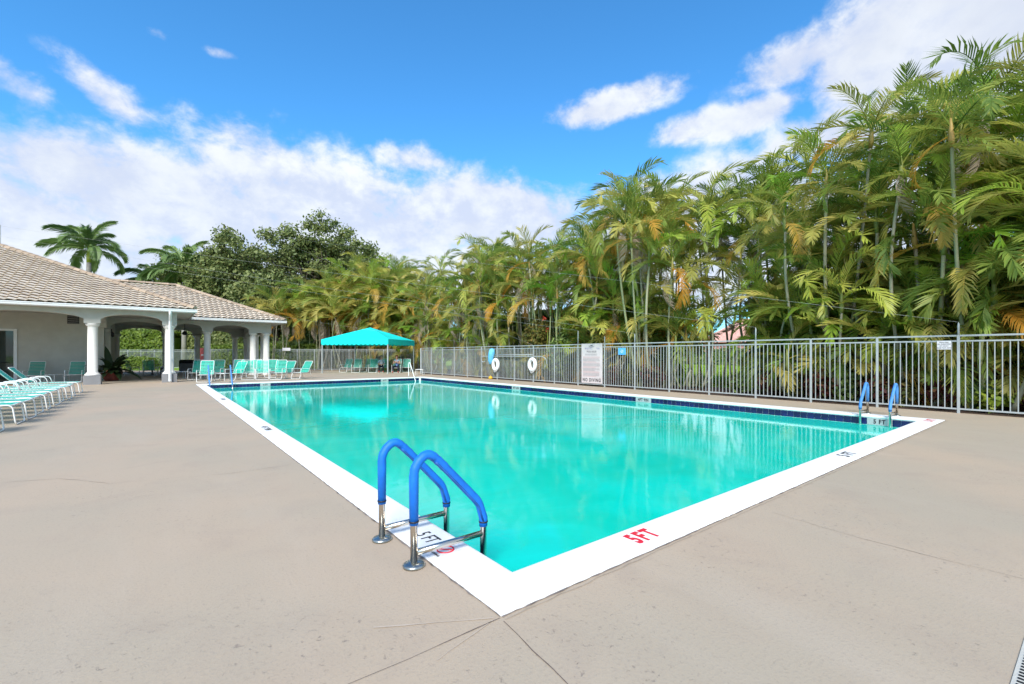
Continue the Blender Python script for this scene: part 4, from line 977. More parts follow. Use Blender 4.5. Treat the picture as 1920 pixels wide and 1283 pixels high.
FR_ = {'frond_green': [], 'frond_bright': [], 'frond_olive': [], 'frond_orange': [], 'frond_dead': []}; FMB = {}
for mt, nv_ in (('frond_green', 6), ('frond_bright', 4), ('frond_olive', 5), ('frond_orange', 3), ('frond_dead', 3)):
    FMB[mt] = []
    for i in range(nv_):
        dead = mt == 'frond_dead'
        m_ = frond_mesh('frond', mt, 2.15 + .25 * (i % 3), (85, 110, 130, 70, 100, 120)[i] + (20 if dead else 0), 30, .66 if not dead else .50, (30, 22, 36, 26, 40, 18)[i] if not dead else -35, .65 if not dead else 1.1, i * 7 + len(mt), .13, .040 if not dead else .030, .05 if not dead else .2)
        FMB[mt].append(m_); FR_[mt].append(m_.mesh('frond', mt))
stem_mes = []
for i in range(4):
    b = MB(); n_ = 12; cvx = (.35, -.30, .55, .15)[i]
    P_ = [(cvx * math.sin(PI * k_ / n_ * .8), cvx * .5 * (k_ / n_) ** 2, 5.0 * k_ / n_) for k_ in range(n_ + 1)]
    b.tube(P_, [.070 if k_ == 0 else .050 - .012 * k_ / n_ for k_ in range(n_ + 1)], 7); stem_mes.append((b.mesh('trunk', 'palm_stem', True), Vector(P_[-1])))
sb_ = MB(); sb_.tube([(0, 0, 0), (.01, 0, .25), (0, 0, .6), (0, 0, .85)], [.050, .062, .042, .016], 7); shaft_me = sb_.mesh('crownshaft', 'palm_shaft', True)
pb_ = MB(); pb_.tube([(0, 0, 0), (0, 0, .8), (.02, 0, 1.3)], [.016, .022, .003], 5); spear_me = pb_.mesh('spear_leaf', 'frond_bright', True)
NFR = 0
def rosette(r_, n_, fs_, warm, young, tone):
    """the leaves of one crown: (matrix, kind) from the upright young leaf down to the hanging old ones"""
    out = []; a0 = r_.uniform(0, 6.28)
    for k_ in range(n_):
        u = k_ / max(1, n_ - 1); az2 = a0 + k_ * 2.4 + r_.uniform(-.3, .3); pitch = R(80 - 78 * u ** .8 + r_.uniform(-9, 9)); mt = 'frond_green'; q = r_.random()
        if q < (.36 if young else .14): mt = 'frond_bright'
        elif q < .14 + (.42 if warm < .5 else .55) * (tone < .5 + warm * .7): mt = 'frond_olive'
        if u > .66:
            q = r_.random()
            if q < warm * .62: mt = 'frond_orange'; pitch -= R(20)
            elif q < warm * .62 + .20: mt = 'frond_dead'; pitch = R(r_.uniform(-70, -25))
            elif q < warm * .62 + .45: mt = 'frond_olive'
        s_ = fs_ * (.80 + .30 * math.sin(PI * min(1, .3 + u * .6))) * r_.uniform(.86, 1.1)
        M = Matrix.Translation((0, 0, -.25 * u * fs_)) @ Euler((r_.uniform(-.35, .35), -pitch, az2), 'XYZ').to_matrix().to_4x4() @ Matrix.Diagonal((s_, s_, s_, 1)); out.append((M, mt))
    return out
def clearing(p):
    """the open sight lines between the palms: toward the lawn and the pink house, and round the hibiscus bush"""
    v = p - EYE; Z = v.dot(FW)
    if Z < 5: return False
    px = 960 + FPX * v.dot(RT) / Z; py = HY - FPX * v.z / Z
    return (1350 < px < 1402 and 606 < py < 645) or (1275 < px < 1380 and 664 < py < 716) or (968 < px < 1050 and 578 < py < 660)
CROWNS = {}
def crown_mesh(key, r_, warm):
    L_ = CROWNS.setdefault(key, [])
    if len(L_) < 7:
        b = MB()
        for M, mt in rosette(r_, 12, 1.0, warm, r_.random() < .25, r_.random()):
            f_ = r_.choice(FMB[mt]); b.add([M @ Vector(v) for v in f_.v], f_.f, mt)
        L_.append(b.mesh('crown', None)); return L_[-1]
    return r_.choice(L_)
def areca(X, Y, h, seed, label, group, stems=6, nf=7, fs_=1.0, warm=.3, name='areca_palm', spread=.55, low=.30, joined=False):
    global NFR
    r_ = random.Random(seed); t = tag(empty(name, (X, Y, -.03), r_.uniform(0, 6.28)), label, 'palm', group)
    for s_ in range(stems):
        f = 1.0 if s_ == 0 else low + (1 - low) * ((s_ - .5) / max(1, stems - 1)) ** .85 * r_.uniform(.85, 1.0)
        hs = max(.7, h * f - 2.35 * fs_); a = r_.uniform(0, 2 * PI); rr = spread * math.sqrt(r_.random()); bx_, by_ = rr * math.cos(a), rr * math.sin(a)
        me, tip = stem_mes[r_.randrange(4)]; o = link('trunk', me, t); tr_ = o; sg = r_.uniform(.9, 1.2); zsc = hs / 5.0
        az_ = a + r_.uniform(-.5, .5); tilt = R(r_.uniform(1, 8)); M = Matrix.Translation((bx_, by_, 0)) @ Matrix.Rotation(az_, 4, 'Z') @ Matrix.Rotation(tilt, 4, 'Y') @ Matrix.Diagonal((sg, sg, zsc, 1)); o.matrix_local = M
        top = M @ tip; tone = r_.random()
        if joined:
            if clearing(Vector((X, Y, 0)) + Vector((0, 0, top.z))) or clearing(Vector((X, Y, top.z - .8))): continue
            o = link('crown', crown_mesh('w' if warm > .4 else 'g', r_, warm), t); o.location = top + Vector((0, 0, .45 * fs_)); o.rotation_euler = (r_.uniform(-.12, .12), r_.uniform(-.12, .12), r_.uniform(0, 6.28)); q = fs_ * r_.uniform(.9, 1.1); o.scale = (q, q, q)
            if X < 20:      # no leaf may push through the fence
                T_ = Matrix.Translation((X, Y, -.03)) @ Matrix.Rotation(t.rotation_euler.z, 4, 'Z') @ Matrix.Translation(o.location) @ o.rotation_euler.to_matrix().to_4x4() @ Matrix.Diagonal((q, q, q, 1)); vs_ = o.data.vertices
                dx = FX + .15 - min([(T_ @ vs_[i].co).x for i in range(0, len(vs_), 9) if (T_ @ vs_[i].co).z < 2.2] or [99])
                if sum(clearing(T_ @ vs_[i].co) for i in range(0, len(vs_), 25)) > len(vs_) / 25 * .05: bpy.data.objects.remove(o); continue
                if dx > 0: c_, s2 = math.cos(-t.rotation_euler.z), math.sin(-t.rotation_euler.z); o.location += Vector((c_ * dx, s2 * dx, 0)); tr_.location += Vector((c_ * dx, s2 * dx, 0))
            continue
        o = link('crownshaft', shaft_me, t); o.location = top - Vector((0, 0, .06)); o.rotation_euler = (0, tilt * .6, az_); o.scale = (1.05, 1.05, fs_)
        top = top + Vector((0, 0, .55 * fs_))
        for M, mt in rosette(r_, nf + r_.choice((-1, 0, 0, 1)), fs_, warm, f < .62, tone):
            ml = Matrix.Translation(top) @ M; T_ = Matrix.Translation((X, Y, -.03)) @ Matrix.Rotation(t.rotation_euler.z, 4, 'Z') @ ml; q_ = r_.randrange(len(FR_[mt]))
            if any((T_ @ Vector(v)).x < FX + .12 and (T_ @ Vector(v)).z < 2.15 for v in FMB[mt][q_].v[::7]): continue
            if sum(clearing(T_ @ Vector(v)) for v in FMB[mt][q_].v[::9]) > 4: continue
            o = link('frond', FR_[mt][q_], t); o.matrix_local = ml; NFR += 1
        if r_.random() < .35: o = link('spear_leaf', spear_me, t); o.location = top - Vector((0, 0, .1)); o.rotation_euler = (r_.uniform(-.2, .2), r_.uniform(-.2, .2), 0); o.scale = (1, 1, fs_ * r_.uniform(.8, 1.1))
    return t
SKYL = [(480, 535), (520, 525), (560, 512), (640, 497), (690, 478), (760, 482), (800, 468), (870, 458), (920, 448), (980, 428), (1060, 428), (1110, 405), (1160, 352), (1230, 308), (1290, 372), (1320, 400), (1345, 322), (1400, 262), (1470, 244), (1560, 184), (1620, 228), (1660, 262), (1700, 205), (1740, 150), (1800, 128), (1850, 118), (1900, 92), (2000, 80), (2600, 90)]
def skyl(px):
    for (a, ya), (c, yc_) in zip(SKYL, SKYL[1:]):
        if a <= px <= c: return ya + (yc_ - ya) * (px - a) / (c - a)
    return SKYL[0][1] if px < SKYL[0][0] else SKYL[-1][1]
def proj(X, Y):
    v = Vector((X, Y, 0)) - Vector((EYE.x, EYE.y, 0)); Z = v.dot(FW); return 960 + FPX * v.dot(RT) / Z, Z
GRP = 'areca palms behind the pool fences'
# front row along the long fence, chosen by where each stands in the photograph
row = [(2080, 15.4), (1960, 15.2), (1885, 15.3), (1815, 15.9), (1738, 15.2), (1655, 15.6), (1575, 15.4), (1500, 15.2), (1450, 15.9), (1292, 16.0), (1232, 15.3), (1175, 15.6), (1122, 15.3), (1075, 15.7), (1018, 15.3), (978, 15.6), (940, 15.3), (905, 15.6), (872, 15.4), (842, 15.7), (815, 15.5)]
for i, (px, X) in enumerate(row):
    Y, Z = ray_x(px, X); h = hgt(skyl(px), Z) * (1.0, .86, 1.03, .78)[i % 4]
    if px in (1292, 1450): h *= .72
    areca(X, Y, h, 100 + i, 'areca palm clump right behind the long fence, %s from the right' % (ORD[i] if i < 16 else ('seventeenth', 'eighteenth', 'nineteenth', 'twentieth', 'twenty-first')[i - 16]), GRP, 9, 9, .84 if px > 1400 else .98, .25 if px > 1300 else .42, spread=.8, low=.62 if px in (1292, 1232) else .24)
row2 = [(1990, 18.2), (1905, 18.6), (1838, 18.2), (1772, 18.8), (1702, 18.3), (1560, 18.2), (1480, 18.6), (1405, 18.3), (1345, 18.8), (1232, 18.4), (1165, 18.9), (1110, 18.6), (1050, 18.4), (995, 18.8), (955, 18.4), (915, 18.8)]
for i, (px, X) in enumerate(row2):
    Y, Z = ray_x(px, X); h = hgt(skyl(px), Z) * (1.03, .96, 1.0)[i % 3]
    areca(X, Y, h, 300 + i, 'tall areca palm, second row behind the long fence, %s from the right' % ORD[i], GRP, 5 if px > 1280 else 8, 8, .95 if px > 1280 else 1.05, .30 if px > 1300 else .45, low=.5 if px not in (1345, 1232, 1405) else .72, spread=1.0, joined=True)
row3 = [(792, 42.2), (765, 42.0), (738, 42.6), (708, 42.0), (680, 42.8), (652, 42.1), (622, 42.6), (592, 42.0), (562, 42.8), (534, 42.2), (512, 43.0)]
for i, (px, Z) in enumerate(row3):
    X, Y = at(px, Z); areca(X, Y, hgt(skyl(px), Z) * (.92, 1.0, .84)[i % 3], 500 + i, 'golden areca palm behind the far fence above the canopy, %s from the right' % ORD[i], GRP, 11, 7, 1.25, .62, spread=1.1, low=.20, joined=True)
row4 = [(778, 46), (722, 46.5), (668, 46), (606, 46.5), (548, 46)]
for i, (px, Z) in enumerate(row4):
    X, Y = at(px, Z); areca(X, Y, hgt(skyl(px) - 4, Z), 600 + i, 'tall golden areca palm in the back row beyond the far fence, %s from the right' % ORD[i], GRP, 9, 8, 1.3, .6, spread=1.6, low=.45, joined=True)

# ---- royal palms
mat('royal_trunk', (.25, .235, .21), .8, 0, .2, 2)
def royal(X, Y, h, label, seed, L=4.3, n_=15):
    r_ = random.Random(seed); t = tag(empty('royal_palm', (X, Y, 0)), label, 'palm', 'royal palms behind the roofs')
    b = MB(); b.tube([(0, 0, -.05), (0, 0, h * .3), (0, 0, h * .7), (0, 0, h - 1.8)], [.30, .26, .28, .20], 12); b.build('trunk', 'royal_trunk', t, True)
    b = MB(); b.tube([(0, 0, h - 1.8), (0, 0, h - 1.2), (0, 0, h)], [.20, .22, .10], 12); b.build('crownshaft', 'frond_bright', t, True)
    ms = []
    for i, bd in enumerate((70, 95, 115)):
        fb = frond_mesh('frond', 'frond_royal', L, bd, 52, 1.05, 38, .9, 50 + i, .08, .10); f2 = frond_mesh('frond', 'frond_royal', L, bd, 52, 1.05, -18, .9, 60 + i, .08, .10); fb.add(f2.v, f2.f); ms.append(fb.mesh('frond', 'frond_royal'))
    for k_ in range(n_):
        u = k_ / (n_ - 1); o = link('frond', ms[k_ % 3], t); o.location = (0, 0, h - .1 - .2 * u); o.rotation_euler = Euler((r_.uniform(-.3, .3), -R(80 - 92 * u ** .85 + r_.uniform(-6, 6)), k_ * 2.4 + r_.uniform(-.2, .2)), 'XYZ'); s_ = r_.uniform(.88, 1.05); o.scale = (s_, s_, s_)
    return t
X, Y = at(166, 50); royal(X, Y, hgt(462, 50), 'lone royal palm rising behind the main roof at left', 11)
X, Y = at(345, 52); royal(X, Y, hgt(500, 52), 'royal palm half hidden by the oak behind the pavilion roof', 12, 4.6, 15)
X, Y = at(290, 56); royal(X, Y, hgt(522, 56), 'low royal palm crown just above the pavilion ridge', 13, 4.0, 12)

# ---- leaf masses
def leaves(b, r_, c, rad, n_, s0, s1, mt=None, shell=.45, up=.3):
    for _ in range(n_):
        d = Vector((r_.gauss(0, 1), r_.gauss(0, 1), r_.gauss(0, 1))).normalized(); q = (shell + (1 - shell) * r_.random()) if shell else r_.random() ** .5
        p = Vector((c[0] + d.x * rad[0] * q, c[1] + d.y * rad[1] * q, c[2] + d.z * rad[2] * q)); nn = (d + Vector((r_.gauss(0, .7), r_.gauss(0, .7), r_.gauss(0, .7) + up))).normalized()
        x = nn.orthogonal().normalized(); a = r_.uniform(0, 6.28); y = nn.cross(x); u = (x * math.cos(a) + y * math.sin(a)); v = nn.cross(u); s = r_.uniform(s0, s1)
        b.add([p - u * s * .5, p + v * s * .28 + nn * s * .05, p + u * s * .5, p - v * s * .28 - nn * s * .04], [(0, 1, 2, 3)], mt)
def oak(X, Y, h, rx, label, seed, dens=1.0):
    r_ = random.Random(seed); t = tag(empty('oak_tree', (X, Y, 0)), label, 'tree', 'broad trees behind the pavilion')
    tips = []; b = MB(); h0 = h * .26
    b.tube([(0, 0, -.05), (.1, .05, h0 * .5), (0, 0, h0 + .3)], [.48, .36, .32], 9)
    def branch(p, d, L, r0, lev):
        q = p; P_ = [p]; 
        for _ in range(4):
            d = (d + Vector((r_.gauss(0, .20), r_.gauss(0, .20), r_.gauss(.06, .14)))).normalized(); q = q + d * (L / 4); P_.append(q)
        b.tube(P_, [r0, r0 * .85, r0 * .7, r0 * .55, r0 * .4], 5 if lev else 6, caps=False)
        if lev < 2:
            for _ in range(4 if lev == 0 else 4):
                a = r_.uniform(0, 6.28); e = d.orthogonal().normalized(); f = d.cross(e); nd = (d * .75 + (e * math.cos(a) + f * math.sin(a)) * .9).normalized(); branch(P_[r_.choice((2, 3, 4))], nd, L * .62, r0 * .45, lev + 1)
            if lev == 1: tips.append(P_[3])
        tips.append(q)
    for k_ in range(8):
        a = k_ * PI / 4 + r_.uniform(-.3, .3); e = R(r_.uniform(18, 70)); dd_ = Vector((math.cos(a) * math.cos(e) * rx / h * 1.4, math.sin(a) * math.cos(e) * rx / h * 1.4, math.sin(e))).normalized(); branch(Vector((0, 0, h0)), dd_, (h - h0) * .50, .20, 0)
    b.build('trunk', 'bark', t, True)
    zs = max(p.z for p in tips); cr = MB()
    for p in tips:
        k_ = (h - .4) / zs; leaves(cr, r_, (p.x, p.y, p.z * min(1, k_) if zs > h else p.z * k_), (r_.uniform(1.0, 1.8), r_.uniform(1.0, 1.8), r_.uniform(.7, 1.15)), int(150 * dens), .24, .50, shell=.1)
    cr.build('crown', 'oak_leaf', t); return t
for i, (px, Z, yt, rx, lab) in enumerate(((585, 58, 418, 8, 'tall airy oak with the highest crown behind the pavilion'), (452, 54, 440, 7, 'dark broad oak rising over the pavilion hip'), (690, 60, 465, 7, 'airy oak showing between golden palms and the tall oak'), (395, 60, 470, 6, 'oak crown beside the half hidden royal palm'), (520, 50, 520, 6, 'low dense oak just right of the pavilion roof'))):
    X, Y = at(px, Z); oak(X, Y, hgt(yt, Z), rx, lab, 40 + i, 1.0)
# ---- hedges and shrubs
def hedge(name, p0, p1, wd, h, n_, label, mt, s0=.10, s1=.20, seed=1, z0=0.0, cat='hedge', core=True):
    r_ = random.Random(seed); p0, p1 = Vector((*p0, 0)), Vector((*p1, 0)); d = p1 - p0; L = d.length; u = d.normalized(); v = Vector((-u.y, u.x, 0)); t = tag(empty(name, (p0.x, p0.y, 0)), label, cat)
    b = MB()
    for _ in range(n_):
        a, c, z = r_.random() * L, r_.uniform(-.5, .5), r_.random()
        wob = .12 * math.sin(a * 1.7 + seed) + .08 * math.sin(a * 4.1)
        q = r_.random()
        if q < .4: z = 1.0
        elif q < .85: c = -.5 if r_.random() < .75 else .5
        p = u * a + v * (c * wd + r_.gauss(0, .05)) + Vector((0, 0, z0 + (h + wob) * z + r_.gauss(0, .05))); nn = Vector((r_.gauss(0, .6), r_.gauss(0, .6), r_.gauss(.4, .6))) + v * (2 * c); nn.normalize()
        x = nn.orthogonal().normalized(); an = r_.uniform(0, 6.28); y = nn.cross(x); e = x * math.cos(an) + y * math.sin(an); f = nn.cross(e); s = r_.uniform(s0, s1)
        b.add([p - e * s * .5, p + f * s * .3, p + e * s * .5, p - f * s * .3], [(0, 1, 2, 3)])
    b.build('foliage', mt, t)
    if core:
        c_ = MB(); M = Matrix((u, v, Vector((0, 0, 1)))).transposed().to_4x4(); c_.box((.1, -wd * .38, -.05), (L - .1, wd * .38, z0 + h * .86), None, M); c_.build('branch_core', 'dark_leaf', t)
    return t
hedge('clipped_hedge', at(398, 46.5), at(604, 45.5), 1.6, 2.25, 9000, 'bright clipped green hedge beyond the distant fence and pavilion', 'hedge_leaf', .14, .26, 3)
hedge('clipped_hedge', at(225, 44.5), at(288, 44.0), 1.4, .95, 2500, 'low clipped hedge seen through the breezeway arch', 'hedge_leaf', .12, .22, 4)
hedge('green_shrubbery', at(205, 52), at(330, 53), 3.0, 3.9, 7000, 'tall bright green shrubs seen through the breezeway arch', 'hedge_leaf', .25, .5, 5)
hedge('green_shrubbery', at(330, 56), at(520, 54), 3.0, 5.0, 9000, 'tall mixed shrubs seen between the pavilion columns', 'oak_leaf', .25, .5, 6)
hedge('green_shrubbery', at(60, 60), at(345, 64), 4.0, 6.2, 7000, 'far dark trees seen at the top of the breezeway arch', 'dark_leaf', .35, .7, 7)
# dark thicket behind the palms; a gap leaves the lawn in sight
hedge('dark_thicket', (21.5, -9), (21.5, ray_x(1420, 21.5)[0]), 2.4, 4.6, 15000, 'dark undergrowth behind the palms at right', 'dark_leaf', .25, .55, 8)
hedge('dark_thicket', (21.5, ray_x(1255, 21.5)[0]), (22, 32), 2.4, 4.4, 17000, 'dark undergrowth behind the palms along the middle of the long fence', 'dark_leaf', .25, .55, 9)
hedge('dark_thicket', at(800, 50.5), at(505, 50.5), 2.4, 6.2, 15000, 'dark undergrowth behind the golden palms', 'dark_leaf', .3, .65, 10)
def bush(name, X, Y, rad, h, n_, mt, label, seed, s0=.10, s1=.2, flowers=0, cat='shrub', group=None):
    r_ = random.Random(seed); t = tag(empty(name, (X, Y, 0)), label, cat, group); b = MB()
    for _ in range(9): a = r_.uniform(0, 6.28); rr = rad * .55 * r_.random(); leaves(b, r_, (rr * math.cos(a), rr * math.sin(a), h * r_.uniform(.3, .72)), (rad * .6, rad * .6, h * .33), n_ // 9, s0, s1, shell=.5)
    b.build('foliage', mt, t)
    s_ = MB()
    for _ in range(5): a = r_.uniform(0, 6.28); s_.tube([(0, 0, -.05), (rad * .3 * math.cos(a), rad * .3 * math.sin(a), h * .6)], [.03, .012], 5)
    s_.build('stem', 'bark', t)
    for k_ in range(flowers):
        f_ = MB(); leaves(f_, r_, (rad * .4 * r_.uniform(-1, 1), -rad * .5, h * r_.uniform(.8, 1.05)), (.12, .12, .12), 14, .12, .2); f_.build('flower', 'flower_red', t)
    return t
mat('flower_red', (.72, .10, .06), .6)
Y, Z = ray_x(1005, 15.0); bush('hibiscus_bush', 15.0, Y, 1.25, 3.35, 3200, 'hibiscus_leaf', 'round bronze and green hibiscus bush above the fence left of the rules board', 21, .12, .22, 2)
Y, Z = ray_x(1050, 15.0); bush('dark_bush', 15.1, Y, .9, 3.0, 1800, 'dark_leaf', 'dark green bush right behind the hibiscus left of the rules board', 22, .12, .24)
Y, Z = ray_x(1870, 14.6); bush('lime_shrub', 14.75, Y, .55, .85, 900, 'lime_leaf', 'lime yellow leafy shrub at the foot of the fence at far right', 23, .10, .2)
cro = [(1905, 15.0), (1845, 14.9), (1765, 14.8), (1700, 14.8), (1650, 14.7), (1590, 14.8), (1540, 14.7), (1490, 14.8), (1440, 14.8), (1400, 14.7), (1225, 14.7), (1185, 14.7), (1150, 14.8)]
for i, (px, X) in enumerate(cro):
    Y, Z = ray_x(px, X); kd = ('croton_leaf', 'dark_leaf', 'croton_leaf', 'hibiscus_leaf')[i % 4]; r_ = random.Random(i)
    bush('croton_shrub', X, Y, .55, r_.uniform(.7, 1.15), 900, kd, '%s shrub at the foot of the long fence, %s from the right' % ({'croton_leaf': 'red and dark croton', 'dark_leaf': 'dark green', 'hibiscus_leaf': 'olive and bronze'}[kd], ORD[i]), 700 + i, .10, .22, 0, 'shrub', 'shrubs at the foot of the long fence')
# young arecas without tall stems fill the understorey
for i, (px, X, h) in enumerate(((1980, 16.2, 3.2), (1935, 16.4, 2.6), (1892, 16.2, 3.4), (1815, 16.2, 3.6), (1742, 16.3, 3.6), (1660, 16.2, 3.4), (1582, 16.2, 3.4), (1510, 16.3, 3.4), (1850, 17.0, 3.0), (1780, 16.6, 2.8), (1700, 17.2, 3.2), (1620, 16.7, 2.6), (1545, 17.0, 3.0), (1475, 16.8, 2.8), (1418, 16.2, 2.2), (1205, 17.0, 3.2), (1140, 17.0, 3.0), (1085, 17.1, 2.6), (980, 17.2, 3.0))):
    Y, Z = ray_x(px, X); areca(X, Y, h + 1.3, 800 + i, 'young low areca palm in the undergrowth behind the long fence, %s from the right' % ORD[i], 'young palms in the undergrowth', 8, 8, .82, .2, 'young_palm', 1.0, .40, True)

# lawn blades in the opening, one mass
r_ = random.Random(77); b = MB()
for _ in range(14000):
    X = r_.uniform(18.5, 57); y = ray_x(r_.uniform(1250, 1400), X)[0]; a = r_.uniform(0, 6.28); s = r_.uniform(.06, .14); hh = r_.uniform(.05, .11)
    b.add([(X - s * math.cos(a), y - s * math.sin(a), -.05), (X + s * math.cos(a), y + s * math.sin(a), -.05), (X + r_.uniform(-.03, .03), y + r_.uniform(-.03, .03), -.05 + hh)], [(0, 1, 2)])
tag(b.build('lawn_grass', 'grass_blade'), 'sunlit lawn grass seen through the fence between the palms', 'grass', None, 'stuff')
# pink house beyond the lawn
hx = 62.0; hy = ray_x(1388, hx)[0]
hs = tag(empty('pink_house', (hx, hy, 0), R(12)), 'pink house with orange tiled roof glimpsed between palm stems at right', 'house')
b = MB(); b.box((0, -5, -.05), (8, 5, 3.1)); b.build('wall', 'pink_wall', hs)
b = MB(); b.add([(-.7, -5.7, 3.1), (8.7, -5.7, 3.1), (8.7, 5.7, 3.1), (-.7, 5.7, 3.1), (4, -.8, 6.6), (4, .8, 6.6)], [(0, 1, 4), (1, 2, 5, 4), (2, 3, 5), (3, 0, 4, 5), (3, 2, 1, 0)]); rf = b.build('roof', 'pink_roof', hs)
hedge('clipped_hedge', (hx - 3.5, hy - 9), (hx - 3.5, hy + 9), 1.4, 2.1, 5000, 'dark green hedge along the lawn in front of the pink house', 'oak_leaf', .2, .4, 31)
for y in (-3, 0, 3):
    b = MB(); b.box((-.03, y - .7, .9), (-.002, y + .7, 2.2)); wi = b.build('window', 'trim_white', hs); b = MB(); b.box((-.04, y - .6, 1.0), (-.031, y + .6, 2.1)); b.build('pane', 'door_glass', wi)
# far trees closing the horizon behind everything
b = MB(); r_ = random.Random(5)
for k_ in range(170):
    a = -1.35 + 2.7 * k_ / 170 + r_.uniform(-.01, .01); Dd = r_.uniform(95, 150); p = EYE + (FW * math.cos(a) + RT * math.sin(a)) * Dd; hh = r_.uniform(5, 9.5)
    leaves(b, r_, (p.x, p.y, hh * .5), (r_.uniform(4, 7), r_.uniform(4, 7), hh * .55), 150, .8, 1.7, shell=.6)
tag(b.build('distant_trees', 'oak_leaf'), 'distant belt of trees on the horizon behind the palms', 'trees', None, 'stuff')

# ================================================================== WIRES
def wire(p, q, label, r=.0032, sag=.10):
    p, q = Vector(p), Vector(q); b = MB(); b.tube([p.lerp(q, i / 24) - Vector((0, 0, sag * 4 * (i / 24) * (1 - i / 24))) for i in range(25)], r, 5); tag(b.build('overhead_wire', 'wire'), label, 'wire', 'thin wires strung over the pool')
mast = tag(empty('roof_mast', (RXE, RYM, RZ)), 'thin metal mast on the end of the main roof ridge', 'mast')
b = MB(); b.tube([(0, 0, -.2), (0, 0, 1.15)], .025, 7); b.build('pole', 'fence_metal', mast)
fin = lambda k_: (FX, .05 + PS * k_, FIN[k_])
mt_ = lambda z: (RXE, RYM, RZ + z)
wire(mt_(1.1), fin(3), 'thin wire from the roof mast to the tall fence post right of the pink house')
wire(mt_(.55), fin(6), 'thin wire from the roof mast to the fence post right of the blue sign')
wire(mt_(.15), fin(8), 'thin wire from the roof mast to the fence post left of the rules board')
tp = (*at(500, 57), hgt(440, 57))
wire(tp, fin(0), 'long thin wire from the tall oak to the fence post beside the small white sign', .004)
wire(tp, (FX, .05 + PS * 10, FT), 'steep thin wire from the tall oak down to the fence near the life ring', .004)
wire((QX - 1, QY + 1, ZE2 + .5), (FX, .05 + PS * 12, FT), 'thin wire from the pavilion roof over the canopy to the fence')

# ================================================================== PEOPLE
def person(loc, rz, label, spec, lean, zones, hair_mt, hairshape):
    """seated figure: one skinned body, zones of clothing by height and reach; faces -y"""
    J = spec['J']; E_ = spec['E']; names = list(J); me = bpy.data.meshes.new('body')
    me.from_pydata([J[n_][:3] for n_ in names], [(names.index(a), names.index(c)) for a, c in E_], [])
    ob = bpy.data.objects.new('body', me); col.objects.link(ob)
    sk = ob.modifiers.new('s', 'SKIN'); sk.use_smooth_shade = True
    for i, n_ in enumerate(names):
        v = me.skin_vertices[0].data[i]; v.radius = J[n_][3] if isinstance(J[n_][3], tuple) else (J[n_][3], J[n_][3]); v.use_root = (n_ == 'pelvis')
    ss = ob.modifiers.new('u', 'SUBSURF'); ss.levels = 2; ss.render_levels = 2
    dg = bpy.context.evaluated_depsgraph_get(); m2 = bpy.data.meshes.new_from_object(ob.evaluated_get(dg)); bpy.data.objects.remove(ob)
    t = tag(empty('person', loc, rz), label, 'person'); m2.materials.clear(); ms = []
    for z in zones: 
        if z[0] not in ms: ms.append(z[0]); m2.materials.append(MATS[z[0]])
    seg = [(Vector(J[a][:3]), Vector(J[c][:3]), a, c) for a, c in E_]
    for p in m2.polygons:
        c = p.center; best = min(seg, key=lambda s: (c - (s[0] + (s[1] - s[0]) * max(0, min(1, (c - s[0]).dot(s[1] - s[0]) / max(1e-6, (s[1] - s[0]).length_squared))))).length); nm = best[3]
        for z in zones:
            if nm in z[1]: p.material_index = ms.index(z[0]); break
        p.use_smooth = True
    bo = link('body', m2, t)
    b = MB(); leaves_dir = hairshape; hc = Vector(J['head'][:3]) + Vector((0, .018, .055)); V_ = []; n_, mm = 12, 7
    for i in range(mm):
        th = PI * .62 * i / (mm - 1)
        for k_ in range(n_): a = 2 * PI * k_ / n_; rr_ = .104 * math.sin(th); V_.append(hc + Vector((rr_ * math.cos(a), rr_ * 1.1 * math.sin(a) + (.03 if math.sin(a) < 0 and i > 3 else 0), .104 * math.cos(th) + (.06 if math.sin(a) < -.3 and i > 3 else 0))))
    b.add(V_, [(i * n_ + k_, i * n_ + (k_ + 1) % n_, (i + 1) * n_ + (k_ + 1) % n_, (i + 1) * n_ + k_) for i in range(mm - 1) for k_ in range(n_)]); b.build('hair', hair_mt, t, True)
    return t
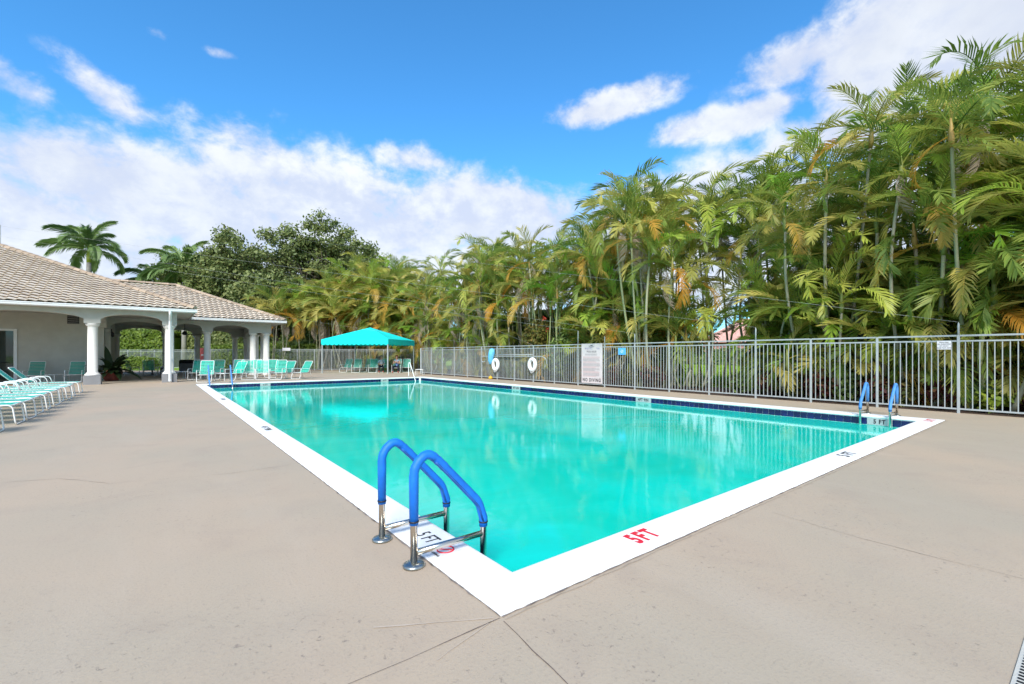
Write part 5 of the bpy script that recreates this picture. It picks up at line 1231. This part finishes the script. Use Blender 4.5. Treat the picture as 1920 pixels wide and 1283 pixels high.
def seated(fwd=0.0, arms='lap', legs=0.0):
    f = fwd; J = {'pelvis': (0, .12, .46, (.15, .12)), 'waist': (0, .10 - f * .3, .62, (.14, .11)), 'chest': (0, .10 - f * .7, .82, (.16, .115)), 'collar': (0, .08 - f, .95, (.12, .08)), 'neck': (0, .05 - f, 1.04, .052), 'chin': (0, .02 - f, 1.11, (.070, .075)), 'head': (0, .03 - f, 1.20, (.082, .098)), 'crown': (0, .04 - f, 1.27, .06), 'nose': (0, -.075 - f, 1.165, .016)}
    E_ = [('pelvis', 'waist'), ('waist', 'chest'), ('chest', 'collar'), ('collar', 'neck'), ('neck', 'chin'), ('chin', 'head'), ('head', 'crown'), ('chin', 'nose')]
    for s_, sx in (('l', -1), ('r', 1)):
        J.update({'hip' + s_: (sx * .10, .08, .45, .09), 'knee' + s_: (sx * (.15 + legs), -.34, .48, .068), 'ankle' + s_: (sx * (.14 + legs), -.40, .09, .045), 'toe' + s_: (sx * (.16 + legs), -.56, .045, (.042, .032)),
                  'sho' + s_: (sx * .185, .08 - f, .93, .062)})
        if arms == 'lap': J.update({'elb' + s_: (sx * .25, .00 - f * .6, .70, .046), 'wri' + s_: (sx * .10, -.18 - f * .4, .62, .030), 'han' + s_: (sx * .03, -.23 - f * .4, .61, .036)})
        else: J.update({'elb' + s_: (sx * .27, -.02, .70, .046), 'wri' + s_: (sx * .04, -.17, .80, .030), 'han' + s_: (sx * -.05, -.17, .84, .036)})
        E_ += [('pelvis', 'hip' + s_), ('hip' + s_, 'knee' + s_), ('knee' + s_, 'ankle' + s_), ('ankle' + s_, 'toe' + s_), ('collar', 'sho' + s_), ('sho' + s_, 'elb' + s_), ('elb' + s_, 'wri' + s_), ('wri' + s_, 'han' + s_)]
        for q in range(4):
            h_ = J['han' + s_]; J['fin%s%d' % (s_, q)] = (h_[0] - sx * .03 * (1 if arms == 'lap' else 1.4), h_[1] - .05 + .004 * q, h_[2] - .025 + .018 * q, .0085); E_.append(('han' + s_, 'fin%s%d' % (s_, q)))
        J['thu' + s_] = (J['han' + s_][0] - sx * .01, J['han' + s_][1] - .02, J['han' + s_][2] + .06, .010); E_.append(('han' + s_, 'thu' + s_))
    return {'J': J, 'E': E_}
LEG = ['hipl', 'hipr', 'kneel', 'kneer', 'anklel', 'ankler', 'pelvis']; TOE = ['toel', 'toer']; TOR = ['waist', 'chest', 'collar']; SLV = ['shol', 'shor']; UPA = ['elbl', 'elbr']
REST = ['neck', 'chin', 'head', 'crown', 'nose', 'wril', 'wrir', 'hanl', 'hanr', 'thul', 'thur'] + ['fin%s%d' % (s_, q) for s_ in 'lr' for q in range(4)]
sx4 = protos['seat4']; sx5 = protos['seat5']
person((sx4[0] + FW.x * -.05, sx4[1] - .05, 0), sx4[2] + R(24), 'seated person in white shirt and dark trousers at the left of the canopy post', seated(.16, 'lap'), .1, [('skin', REST), ('shirt_white', TOR), ('shirt_pale', SLV + UPA), ('trousers', LEG), ('shoe_red', TOE)], 'hair_grey', 0)
person((sx5[0], sx5[1], 0), sx5[2] - R(4), 'seated person with red hair, blue top and red shoes right of the canopy post', seated(.04, 'fold', .06), .1, [('skin', REST + UPA), ('shirt_blue', TOR), ('shirt_pale', SLV), ('trousers', LEG), ('shoe_red', TOE)], 'hair_red', 0)
for o in list(bpy.data.objects):
    if o.type == 'EMPTY': o.hide_render = False
print('fronds', NFR, 'objects', len(bpy.data.objects))
